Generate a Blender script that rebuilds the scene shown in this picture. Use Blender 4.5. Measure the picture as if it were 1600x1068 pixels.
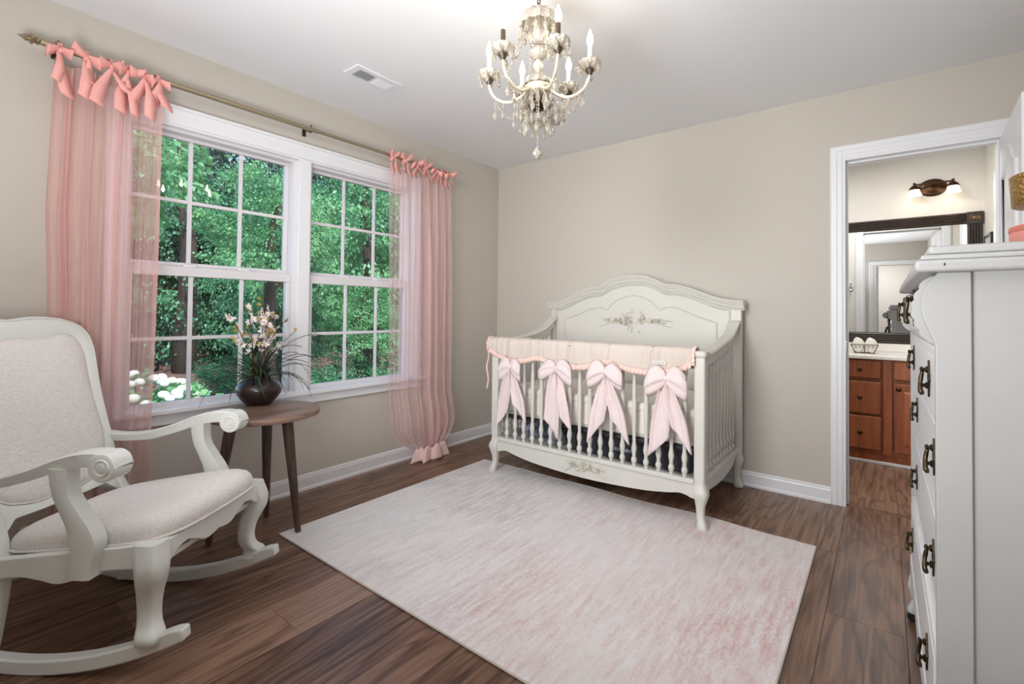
import bpy, bmesh, math, random
from math import sin, cos, pi, sqrt, exp, atan2
from mathutils import Vector, Matrix

S = bpy.context.scene
COL = S.collection
for _o in list(bpy.data.objects):
    bpy.data.objects.remove(_o)

# ------------------------------------------------------------------ camera
CF, CCY, YAW, PITCH, ROLL = 745.6, 472.82, 0.6616978, 0.0181549, 0.0103324
CAM = Vector((2.83674, -3.42125, 1.11693))
cd = bpy.data.cameras.new('camera')
cam = bpy.data.objects.new('camera', cd)
COL.objects.link(cam)
cd.sensor_fit = 'HORIZONTAL'
cd.sensor_width = 36.0
cd.lens = CF / 1600 * 36.0
cd.shift_y = -(534 - CCY) / 1600
cd.clip_start = 0.02
_F = Vector((-sin(YAW) * cos(PITCH), cos(YAW) * cos(PITCH), sin(PITCH)))
_r0 = Vector((cos(YAW), sin(YAW), 0))
_u0 = _r0.cross(_F)
_R = _r0 * cos(ROLL) + _u0 * sin(ROLL)
_U = -_r0 * sin(ROLL) + _u0 * cos(ROLL)
_m = Matrix(((_R.x, _U.x, -_F.x, CAM.x), (_R.y, _U.y, -_F.y, CAM.y), (_R.z, _U.z, -_F.z, CAM.z), (0, 0, 0, 1)))
cam.matrix_world = _m
S.camera = cam

# ------------------------------------------------------------------ world, sun, area lights, exposure
w = bpy.data.worlds.new('sky')
S.world = w
w.use_nodes = True
wt = w.node_tree
bg = wt.nodes['Background']
sky = wt.nodes.new('ShaderNodeTexSky')
sky.sky_type = 'NISHITA'
sky.sun_disc = False
sky.sun_elevation = math.radians(52)
sky.sun_rotation = math.radians(80)
wt.links.new(sky.outputs[0], bg.inputs[0])
bg.inputs[1].default_value = 0.42

def lamp(kind, name, loc, energy, color=(1, 1, 1), rot=(0, 0, 0), size=None, sy=None, rad=None):
    d = bpy.data.lights.new(name, kind)
    d.energy = energy
    d.color = color
    if kind == 'AREA':
        d.shape = 'RECTANGLE'
        d.size = size
        d.size_y = sy or size
    if rad is not None:
        if kind == 'SUN':
            d.angle = rad
        else:
            d.shadow_soft_size = rad
    o = bpy.data.objects.new(name, d)
    o.location = loc
    o.rotation_euler = rot
    COL.objects.link(o)
    return o

lamp('SUN', 'sun_light', (10, 2, 12), 5.2, (1, .96, .9), (math.radians(12), math.radians(42), 0), rad=.02)
# added fill light, aimed up at the ceiling behind the camera
lamp('AREA', 'bounce_fill', (2.0, -3.55, 1.0), 50, (.98, .985, 1), (pi - .62, 0, 0), .95, .8)
# second fill light added behind the camera, aimed forward at the far wall
uf = lamp('AREA', 'forward_fill', (1.68, -4.2, 2.15), 14.5, (.98, .985, 1), (math.radians(78), 0, math.radians(4)), .8, .7)
uf.data.spread = math.radians(80)
# unseen fill lights added under the ceilings of the hall behind and the bathroom
lamp('AREA', 'hall_fill', (2.7, -5.3, 2.40), 24, (1, .97, .94), (0, 0, 0), .5)
lamp('AREA', 'bath_fill', (2.7, .75, 2.38), 15, (1, .97, .94), (0, 0, 0), .4)
vs = S.view_settings
vs.view_transform = 'Standard'
vs.look = 'None'
vs.gamma = 1
vs.use_curve_mapping = False
vs.exposure = 0.07
S.cycles.use_denoising = True
S.cycles.caustics_reflective = False
S.cycles.caustics_refractive = False
S.cycles.sample_clamp_indirect = 4
S.cycles.max_bounces = 10
S.cycles.transparent_max_bounces = 24

# ------------------------------------------------------------------ materials
def lin(c):
    return tuple(((x / 255) / 12.92 if x / 255 <= .04045 else ((x / 255 + .055) / 1.055) ** 2.4) for x in c)

def new_mat(name):
    m = bpy.data.materials.new(name)
    m.use_nodes = True
    return m, m.node_tree, m.node_tree.nodes, m.node_tree.links, m.node_tree.nodes['Principled BSDF']

def pmat(name, col, rough=.5, metal=0, var=.0, scale=20, bump=0, bscale=60, emit=0, coat=0, stretch=None, col2=None):
    m, t, n, l, p = new_mat(name)
    c = lin(col)
    p.inputs['Base Color'].default_value = (*c, 1)
    p.inputs['Roughness'].default_value = rough
    p.inputs['Metallic'].default_value = metal
    if coat:
        p.inputs['Coat Weight'].default_value = coat
    tc = n.new('ShaderNodeTexCoord')
    mp = n.new('ShaderNodeMapping')
    l.new(tc.outputs['Object'], mp.inputs[0])
    if stretch:
        mp.inputs['Scale'].default_value = stretch
    if var or col2:
        ns = n.new('ShaderNodeTexNoise')
        ns.inputs['Scale'].default_value = scale
        ns.inputs['Detail'].default_value = 5
        l.new(mp.outputs[0], ns.inputs['Vector'])
        r = n.new('ShaderNodeValToRGB')
        c2 = lin(col2) if col2 else tuple(max(0, x * (1 - var)) for x in c)
        r.color_ramp.elements[0].position = .3
        r.color_ramp.elements[1].position = .7
        r.color_ramp.elements[0].color = (*c2, 1)
        r.color_ramp.elements[1].color = (*c, 1)
        l.new(ns.outputs[0], r.inputs[0])
        l.new(r.outputs[0], p.inputs['Base Color'])
    if bump:
        nb = n.new('ShaderNodeTexNoise')
        nb.inputs['Scale'].default_value = bscale
        nb.inputs['Detail'].default_value = 4
        l.new(mp.outputs[0], nb.inputs['Vector'])
        b = n.new('ShaderNodeBump')
        b.inputs['Strength'].default_value = bump
        b.inputs['Distance'].default_value = .004
        l.new(nb.outputs[0], b.inputs['Height'])
        l.new(b.outputs[0], p.inputs['Normal'])
    if emit:
        p.inputs['Emission Color'].default_value = (*c, 1)
        p.inputs['Emission Strength'].default_value = emit
    return m

M = {}
M['wall'] = pmat('wall_paint', (199, 193, 183), .8, bump=.08, bscale=220)
M['bathwall'] = pmat('bath_wall_paint', (230, 227, 220), .75, bump=.08, bscale=220)
M['hallwall'] = pmat('hall_wall_paint', (215, 212, 208), .8, bump=.08, bscale=220)
M['ceiling'] = pmat('ceiling_paint', (236, 237, 239), .85, bump=.1, bscale=300)
M['trim'] = pmat('white_trim_paint', (233, 234, 237), .35)
M['sash'] = pmat('window_vinyl', (226, 223, 226), .4)
M['exterior'] = pmat('exterior_siding', (200, 196, 188), .8)
M['chair'] = pmat('chair_paint', (225, 227, 222), .38, var=.05, scale=9)
M['crib'] = pmat('crib_paint', (214, 212, 204), .4, var=.04, scale=7)
M['cribcarve'] = pmat('crib_carving_paint', (210, 207, 192), .5, col2=(200, 197, 182), scale=90)
M['dresser'] = pmat('dresser_paint_shaded', (174, 174, 173), .42, var=.05, scale=6)  # white paint with the dimmer light on sides and top put into the colour
M['dresserfront'] = pmat('dresser_paint_lit', (216, 217, 218), .35, var=.03, scale=8)  # same white paint, kept lighter for the brighter light on the front
M['antique'] = pmat('antique_brass', (96, 84, 66), .4, 1, var=.5, scale=120)
M['bronze'] = pmat('dark_bronze', (92, 66, 46), .35, .85, var=.35, scale=40)
M['darkmirror'] = pmat('dark_frame_wood', (58, 48, 42), .35, var=.3, scale=14)
M['rosette'] = pmat('rosette_gilt', (120, 100, 76), .35, .6)
M['brassrod'] = pmat('brushed_rod_metal', (176, 164, 138), .32, .9)
M['chrome'] = pmat('chrome', (200, 202, 205), .15, 1)
M['silver'] = pmat('chandelier_cream_metal', (236, 222, 198), .25, .55)
M['darkcup'] = pmat('cup_metal_sleeve_shade', (86, 74, 62), .4, .6)  # metal of the cups; also the painted shade of the near sleeves
M['vase'] = pmat('vase_glaze', (46, 32, 30), .3, var=.4, scale=5, coat=.3)
M['blade'] = pmat('grass_leaf', (52, 68, 44), .5, var=.5, scale=30)
M['bladeb'] = pmat('olive_grass_leaf', (112, 110, 60), .5, var=.4, scale=30)
M['stem'] = pmat('orchid_stem', (50, 48, 34), .6, var=.4, scale=30)
M['petal'] = pmat('orchid_petal', (248, 242, 236), .6, col2=(232, 212, 206), scale=60)
M['bud'] = pmat('orchid_bud', (190, 158, 74), .6, var=.3, scale=60)
M['white'] = pmat('plain_white', (244, 242, 240), .6)
M['towel'] = pmat('towel_cotton', (250, 246, 240), .95, bump=.8, bscale=260)
M['wire'] = pmat('basket_wire', (94, 80, 60), .45, .8)
M['counter'] = pmat('cultured_marble', (247, 244, 238), .25)
M['black'] = pmat('camera_black', (22, 22, 24), .45)
M['leather'] = pmat('charcoal_fabric', (62, 64, 72), .8, var=.25, scale=40, bump=.3, bscale=300)
M['navy'] = pmat('patterned_cloth', (182, 190, 206), .85, col2=(44, 48, 66), scale=26)
M['mattress'] = pmat('mattress_cover', (238, 230, 222), .85, var=.05, scale=12, bump=.2, bscale=120)
M['pinkbox'] = pmat('pink_ribbon', (226, 150, 138), .6, var=.1, scale=30)
M['coral'] = pmat('coral_band', (205, 120, 100), .5, var=.1, scale=30)
M['duct'] = pmat('duct_dark', (40, 40, 42), .8)
M['bark'] = pmat('tree_bark', (66, 54, 46), .9, var=.5, scale=18, bump=.5, bscale=30, stretch=(3, 3, .6))
M['mulch'] = pmat('pine_mulch', (128, 100, 92), .95, col2=(84, 62, 56), scale=9, bump=.7, bscale=20)
M['lawn'] = pmat('lawn_grass', (112, 150, 78), .95, col2=(76, 110, 58), scale=5, bump=.5, bscale=40)
M['hydrangea'] = pmat('hydrangea_white', (208, 214, 206), .8, bump=.8, bscale=90)
M['tag'] = pmat('tag_white', (240, 236, 230), .7)
M['ink'] = pmat('tag_ink', (70, 60, 58), .7)
M['picture'] = pmat('print_paper', (226, 226, 224), .6, col2=(170, 172, 174), scale=14)
M['ruffle'] = pmat('ruffle_cotton', (240, 208, 198), .85, var=.06, scale=50)
M['hem'] = pmat('pale_pink_hem_cotton', (240, 204, 200), .85, var=.06, scale=40)
M['bow'] = pmat('bow_cotton', (229, 212, 210), .8, var=.05, scale=30)

def glossy_metal_hammered():
    m, t, n, l, p = new_mat('hammered_gold')
    p.inputs['Base Color'].default_value = (*lin((188, 150, 88)), 1)
    p.inputs['Metallic'].default_value = 1
    p.inputs['Roughness'].default_value = .25
    tc = n.new('ShaderNodeTexCoord')
    v = n.new('ShaderNodeTexVoronoi')
    v.inputs['Scale'].default_value = 110
    l.new(tc.outputs['Object'], v.inputs['Vector'])
    b = n.new('ShaderNodeBump')
    b.inputs['Strength'].default_value = .9
    b.inputs['Distance'].default_value = .006
    l.new(v.outputs['Distance'], b.inputs['Height'])
    l.new(b.outputs[0], p.inputs['Normal'])
    return m
M['gold'] = glossy_metal_hammered()

def wood(name, dark, mid, light, rough, ring=9.0, along='Y', rnd=1.0, seam=.0, bump=.25, st=.16):
    """plank wood: long grain, cathedral arches and knots; each object shifts its own pattern"""
    m, t, n, l, p = new_mat(name)
    tc = n.new('ShaderNodeTexCoord')
    oi = n.new('ShaderNodeObjectInfo')
    mul = n.new('ShaderNodeMath'); mul.operation = 'MULTIPLY'; mul.inputs[1].default_value = 37.0 * rnd
    l.new(oi.outputs['Random'], mul.inputs[0])
    comb = n.new('ShaderNodeCombineXYZ')
    for i in range(3):
        l.new(mul.outputs[0], comb.inputs[i])
    add = n.new('ShaderNodeVectorMath'); add.operation = 'ADD'
    l.new(tc.outputs['Object'], add.inputs[0]); l.new(comb.outputs[0], add.inputs[1])
    mp = n.new('ShaderNodeMapping')
    s = {'X': (st, 1, 1), 'Y': (1, st, 1), 'Z': (1, 1, st)}[along]
    mp.inputs['Scale'].default_value = s
    l.new(add.outputs[0], mp.inputs[0])
    n1 = n.new('ShaderNodeTexNoise'); n1.inputs['Scale'].default_value = 4.2; n1.inputs['Detail'].default_value = 3; n1.inputs['Distortion'].default_value = .6
    l.new(mp.outputs[0], n1.inputs['Vector'])
    m2 = n.new('ShaderNodeMath'); m2.operation = 'MULTIPLY'; m2.inputs[1].default_value = ring
    l.new(n1.outputs[0], m2.inputs[0])
    fr = n.new('ShaderNodeMath'); fr.operation = 'PINGPONG'; fr.inputs[1].default_value = .5
    l.new(m2.outputs[0], fr.inputs[0])
    n2 = n.new('ShaderNodeTexNoise'); n2.inputs['Scale'].default_value = 60; n2.inputs['Detail'].default_value = 6
    mp2 = n.new('ShaderNodeMapping')
    s2 = {'X': (.05, 1, 1), 'Y': (1, .05, 1), 'Z': (1, 1, .05)}[along]
    mp2.inputs['Scale'].default_value = s2
    l.new(add.outputs[0], mp2.inputs[0]); l.new(mp2.outputs[0], n2.inputs['Vector'])
    n3 = n.new('ShaderNodeTexNoise'); n3.inputs['Scale'].default_value = 1.6; n3.inputs['Detail'].default_value = 2
    l.new(mp.outputs[0], n3.inputs['Vector'])
    ln = n.new('ShaderNodeMapRange'); ln.inputs[1].default_value = .0; ln.inputs[2].default_value = .30; ln.interpolation_type = 'SMOOTHSTEP'
    l.new(fr.outputs[0], ln.inputs[0])
    a1 = n.new('ShaderNodeMath'); a1.operation = 'MULTIPLY_ADD'; a1.inputs[1].default_value = .21
    l.new(ln.outputs[0], a1.inputs[0])
    h = n.new('ShaderNodeMath'); h.operation = 'MULTIPLY'; h.inputs[1].default_value = .90
    l.new(n2.outputs[0], h.inputs[0]); l.new(h.outputs[0], a1.inputs[2])
    a2 = n.new('ShaderNodeMath'); a2.operation = 'MULTIPLY_ADD'; a2.inputs[1].default_value = .55
    l.new(n3.outputs[0], a2.inputs[0]); l.new(a1.outputs[0], a2.inputs[2])
    a3 = n.new('ShaderNodeMath'); a3.operation = 'MULTIPLY_ADD'; a3.inputs[1].default_value = .26 * rnd
    l.new(oi.outputs['Random'], a3.inputs[0]); l.new(a2.outputs[0], a3.inputs[2])
    r = n.new('ShaderNodeValToRGB')
    e = r.color_ramp.elements
    e[0].position = .42; e[0].color = (*lin(dark), 1)
    e[1].position = 1.15 if False else 1.0; e[1].color = (*lin(light), 1)
    k = e.new(.68); k.color = (*lin(mid), 1)
    sub = n.new('ShaderNodeMath'); sub.operation = 'MULTIPLY'; sub.inputs[1].default_value = .78
    l.new(a3.outputs[0], sub.inputs[0]); l.new(sub.outputs[0], r.inputs[0])
    l.new(r.outputs[0], p.inputs['Base Color'])
    p.inputs['Roughness'].default_value = rough
    p.inputs['Specular IOR Level'].default_value = .45
    b = n.new('ShaderNodeBump'); b.inputs['Strength'].default_value = bump; b.inputs['Distance'].default_value = .002
    l.new(a1.outputs[0], b.inputs['Height']); l.new(b.outputs[0], p.inputs['Normal'])
    return m
M['plank'] = wood('floor_plank_wood', (56, 36, 27), (104, 75, 58), (154, 122, 102), .36, ring=16, st=.11)
M['tablewood'] = wood('side_table_wood', (52, 38, 33), (88, 66, 56), (140, 112, 96), .42, ring=8, along='Y')
M['legwood'] = wood('table_leg_wood', (40, 30, 28), (68, 50, 45), (104, 80, 70), .5, ring=5, along='Z')
M['vanity'] = wood('vanity_maple', (122, 64, 38), (146, 80, 48), (172, 102, 64), .38, ring=4, along='Z', bump=.05)

def linen(name, c1, c2, scale=420):
    m, t, n, l, p = new_mat(name)
    tc = n.new('ShaderNodeTexCoord')
    outs = []
    for st in ((1, 1, .12), (.12, 1, 1), (1, .12, 1)):
        mp = n.new('ShaderNodeMapping'); mp.inputs['Scale'].default_value = st
        l.new(tc.outputs['Object'], mp.inputs[0])
        ns = n.new('ShaderNodeTexNoise'); ns.inputs['Scale'].default_value = scale; ns.inputs['Detail'].default_value = 2
        l.new(mp.outputs[0], ns.inputs['Vector'])
        outs.append(ns.outputs[0])
    a = n.new('ShaderNodeMath'); a.operation = 'ADD'
    l.new(outs[0], a.inputs[0]); l.new(outs[1], a.inputs[1])
    b = n.new('ShaderNodeMath'); b.operation = 'ADD'
    l.new(a.outputs[0], b.inputs[0]); l.new(outs[2], b.inputs[1])
    d = n.new('ShaderNodeMath'); d.operation = 'DIVIDE'; d.inputs[1].default_value = 3
    l.new(b.outputs[0], d.inputs[0])
    r = n.new('ShaderNodeValToRGB')
    r.color_ramp.elements[0].position = .38; r.color_ramp.elements[0].color = (*lin(c2), 1)
    r.color_ramp.elements[1].position = .6; r.color_ramp.elements[1].color = (*lin(c1), 1)
    l.new(d.outputs[0], r.inputs[0]); l.new(r.outputs[0], p.inputs['Base Color'])
    p.inputs['Roughness'].default_value = .9
    bp = n.new('ShaderNodeBump'); bp.inputs['Strength'].default_value = .25; bp.inputs['Distance'].default_value = .001
    l.new(d.outputs[0], bp.inputs['Height']); l.new(bp.outputs[0], p.inputs['Normal'])
    return m
M['linen'] = linen('oatmeal_linen', (240, 236, 233), (212, 205, 200))
M['railcover'] = linen('taupe_linen', (216, 203, 193), (203, 190, 180), 420)

def sheer(name, col, alpha, streak=True):
    m, t, n, l, p = new_mat(name)
    n.remove(p)
    out = n['Material Output']
    tr = n.new('ShaderNodeBsdfTransparent')
    df = n.new('ShaderNodeBsdfDiffuse'); df.inputs[0].default_value = (*lin(col), 1)
    tl = n.new('ShaderNodeBsdfTranslucent'); tl.inputs[0].default_value = (*lin(col), 1)
    mx = n.new('ShaderNodeMixShader'); mx.inputs[0].default_value = .3
    l.new(df.outputs[0], mx.inputs[1]); l.new(tl.outputs[0], mx.inputs[2])
    m2 = n.new('ShaderNodeMixShader'); m2.inputs[0].default_value = alpha
    l.new(tr.outputs[0], m2.inputs[1]); l.new(mx.outputs[0], m2.inputs[2])
    l.new(m2.outputs[0], out.inputs[0])
    tc = n.new('ShaderNodeTexCoord')
    mp = n.new('ShaderNodeMapping'); mp.inputs['Scale'].default_value = (1, 1, .03)
    l.new(tc.outputs['Object'], mp.inputs[0])
    ns = n.new('ShaderNodeTexNoise'); ns.inputs['Scale'].default_value = 90; ns.inputs['Detail'].default_value = 3
    l.new(mp.outputs[0], ns.inputs['Vector'])
    mr = n.new('ShaderNodeMapRange')
    mr.inputs[1].default_value = .3; mr.inputs[2].default_value = .7
    mr.inputs[3].default_value = max(0, alpha - .05); mr.inputs[4].default_value = min(1, alpha + .05)
    l.new(ns.outputs[0], mr.inputs[0]); l.new(mr.outputs[0], m2.inputs[0])
    return m
M['sheer'] = sheer('pink_sheer_cotton', (245, 203, 198), .5)
M['sheerr'] = sheer('pale_pink_sheer_cotton', (244, 208, 207), .40)
M['tie'] = pmat('pink_tie_cotton', (246, 178, 170), .85, var=.06, scale=40)

def pane_mat():
    m, t, n, l, p = new_mat('window_glass')
    n.remove(p)
    tr = n.new('ShaderNodeBsdfTransparent'); tr.inputs[0].default_value = (.96, .98, .97, 1)
    gl = n.new('ShaderNodeBsdfGlossy'); gl.inputs['Roughness'].default_value = .0
    fr = n.new('ShaderNodeFresnel'); fr.inputs[0].default_value = 1.5
    mx = n.new('ShaderNodeMixShader')
    l.new(fr.outputs[0], mx.inputs[0]); l.new(tr.outputs[0], mx.inputs[1]); l.new(gl.outputs[0], mx.inputs[2])
    l.new(mx.outputs[0], n['Material Output'].inputs[0])
    return m
M['pane'] = pane_mat()

def crystal_mat(name, tint, fac_t, fac_s, vor=0):
    """thin cut glass: clear, mirror-like facets and a little milky scatter"""
    m, t, n, l, p = new_mat(name)
    n.remove(p)
    tr = n.new('ShaderNodeBsdfTransparent'); tr.inputs[0].default_value = (*tint, 1)
    gl = n.new('ShaderNodeBsdfGlossy'); gl.inputs['Roughness'].default_value = .06; gl.inputs[0].default_value = (*tint, 1)
    df = n.new('ShaderNodeBsdfDiffuse'); df.inputs[0].default_value = (*tint, 1)
    tl = n.new('ShaderNodeBsdfTranslucent'); tl.inputs[0].default_value = (*tint, 1)
    sc = n.new('ShaderNodeMixShader'); sc.inputs[0].default_value = .5
    l.new(df.outputs[0], sc.inputs[1]); l.new(tl.outputs[0], sc.inputs[2])
    m1 = n.new('ShaderNodeMixShader'); m1.inputs[0].default_value = fac_s
    l.new(tr.outputs[0], m1.inputs[1]); l.new(sc.outputs[0], m1.inputs[2])
    fr = n.new('ShaderNodeFresnel'); fr.inputs[0].default_value = 1.9
    m2 = n.new('ShaderNodeMixShader')
    l.new(fr.outputs[0], m2.inputs[0]); l.new(m1.outputs[0], m2.inputs[1]); l.new(gl.outputs[0], m2.inputs[2])
    l.new(m2.outputs[0], n['Material Output'].inputs[0])
    if vor:
        tc = n.new('ShaderNodeTexCoord')
        v = n.new('ShaderNodeTexVoronoi'); v.inputs['Scale'].default_value = vor
        l.new(tc.outputs['Object'], v.inputs['Vector'])
        b = n.new('ShaderNodeBump'); b.inputs['Strength'].default_value = 1; b.inputs['Distance'].default_value = .004
        l.new(v.outputs['Distance'], b.inputs['Height'])
        for q in (gl, fr, df):
            l.new(b.outputs[0], q.inputs['Normal'])
    return m
M['crystal'] = crystal_mat('cut_crystal', (1, .965, .89), .5, .34)
M['cutglass'] = crystal_mat('pressed_glass', (1, .95, .85), .4, .62, 120)
M['frost'] = pmat('lit_frosted_glass', (255, 240, 216), .4, emit=3.0)
def emis(name, col, st):
    m, t, n, l, p = new_mat(name)
    n.remove(p)
    e = n.new('ShaderNodeEmission'); e.inputs[0].default_value = (*lin(col), 1); e.inputs[1].default_value = st
    l.new(e.outputs[0], n['Material Output'].inputs[0])
    return m
M['bulb'] = emis('lit_candle_bulb', (255, 240, 220), 72)
M['mirror'] = pmat('silvered_mirror', (238, 240, 240), .0, 1)

def leaf_mat(name, c1, c2):
    m, t, n, l, p = new_mat(name)
    n.remove(p)
    tc = n.new('ShaderNodeTexCoord')
    ns = n.new('ShaderNodeTexNoise'); ns.inputs['Scale'].default_value = 2.2; ns.inputs['Detail'].default_value = 6
    l.new(tc.outputs['Object'], ns.inputs['Vector'])
    r = n.new('ShaderNodeValToRGB')
    r.color_ramp.elements[0].position = .35; r.color_ramp.elements[0].color = (*lin(c2), 1)
    r.color_ramp.elements[1].position = .65; r.color_ramp.elements[1].color = (*lin(c1), 1)
    l.new(ns.outputs[0], r.inputs[0])
    df = n.new('ShaderNodeBsdfDiffuse'); tl = n.new('ShaderNodeBsdfTranslucent'); gl = n.new('ShaderNodeBsdfGlossy')
    gl.inputs['Roughness'].default_value = .45; gl.inputs[0].default_value = (.8, .85, .9, 1)
    l.new(r.outputs[0], df.inputs[0]); l.new(r.outputs[0], tl.inputs[0])
    m1 = n.new('ShaderNodeMixShader'); m1.inputs[0].default_value = .4
    l.new(df.outputs[0], m1.inputs[1]); l.new(tl.outputs[0], m1.inputs[2])
    m2 = n.new('ShaderNodeMixShader'); m2.inputs[0].default_value = .06
    l.new(m1.outputs[0], m2.inputs[1]); l.new(gl.outputs[0], m2.inputs[2])
    l.new(m2.outputs[0], n['Material Output'].inputs[0])
    return m
M['leafa'] = leaf_mat('bright_leaf', (140, 196, 138), (84, 150, 100))
M['leafb'] = leaf_mat('mid_leaf', (98, 164, 116), (56, 116, 80))
M['leafc'] = leaf_mat('dark_leaf', (48, 90, 62), (24, 52, 38))

def rug_mat():
    m, t, n, l, p = new_mat('distressed_rug')
    tc = n.new('ShaderNodeTexCoord')
    def noise(scale, st, det=5, dist=0):
        mp = n.new('ShaderNodeMapping'); mp.inputs['Scale'].default_value = st
        l.new(tc.outputs['Object'], mp.inputs[0])
        k = n.new('ShaderNodeTexNoise'); k.inputs['Scale'].default_value = scale; k.inputs['Detail'].default_value = det; k.inputs['Distortion'].default_value = dist
        k.inputs['Roughness'].default_value = .65
        l.new(mp.outputs[0], k.inputs['Vector'])
        return k.outputs[0]
    def mathn(op, a, b):
        k = n.new('ShaderNodeMath'); k.operation = op
        for i, v in enumerate((a, b)):
            if isinstance(v, (int, float)):
                k.inputs[i].default_value = v
            else:
                l.new(v, k.inputs[i])
        return k.outputs[0]
    def ramp(v, a, b):
        k = n.new('ShaderNodeMapRange'); k.inputs[1].default_value = a; k.inputs[2].default_value = b
        l.new(v, k.inputs[0])
        return k.outputs[0]
    big = noise(1.7, (1, .75, 1), 4, .4)
    streak = noise(48, (1, .14, 1), 8)
    speck = noise(120, (1, .5, 1), 8)
    sep = n.new('ShaderNodeSeparateXYZ'); l.new(tc.outputs['Object'], sep.inputs[0])
    side = ramp(sep.outputs[0], -1.0, 1.0)
    patch = ramp(mathn('ADD', big, mathn('MULTIPLY', side, .12)), .47, .80)
    tex = ramp(mathn('ADD', mathn('MULTIPLY', streak, .6), mathn('MULTIPLY', speck, .4)), .40, .62)
    amt = mathn('MULTIPLY', patch, tex)
    amt = mathn('ADD', mathn('MULTIPLY', amt, .85), mathn('MULTIPLY', tex, .30))
    hue = n.new('ShaderNodeMix'); hue.data_type = 'RGBA'
    l.new(ramp(sep.outputs[0], -.7, .35), hue.inputs[0])
    hue.inputs[6].default_value = (*lin((170, 160, 166)), 1)
    hue.inputs[7].default_value = (*lin((208, 172, 169)), 1)
    mx = n.new('ShaderNodeMix'); mx.data_type = 'RGBA'
    l.new(amt, mx.inputs[0])
    mx.inputs[6].default_value = (*lin((228, 225, 223)), 1)
    l.new(hue.outputs[2], mx.inputs[7])
    l.new(mx.outputs[2], p.inputs['Base Color'])
    p.inputs['Roughness'].default_value = .95
    b = n.new('ShaderNodeBump'); b.inputs['Strength'].default_value = .35; b.inputs['Distance'].default_value = .003
    l.new(speck, b.inputs['Height']); l.new(b.outputs[0], p.inputs['Normal'])
    return m
M['rug'] = rug_mat()
M['binding'] = pmat('rug_binding', (196, 186, 180), .9)

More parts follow.
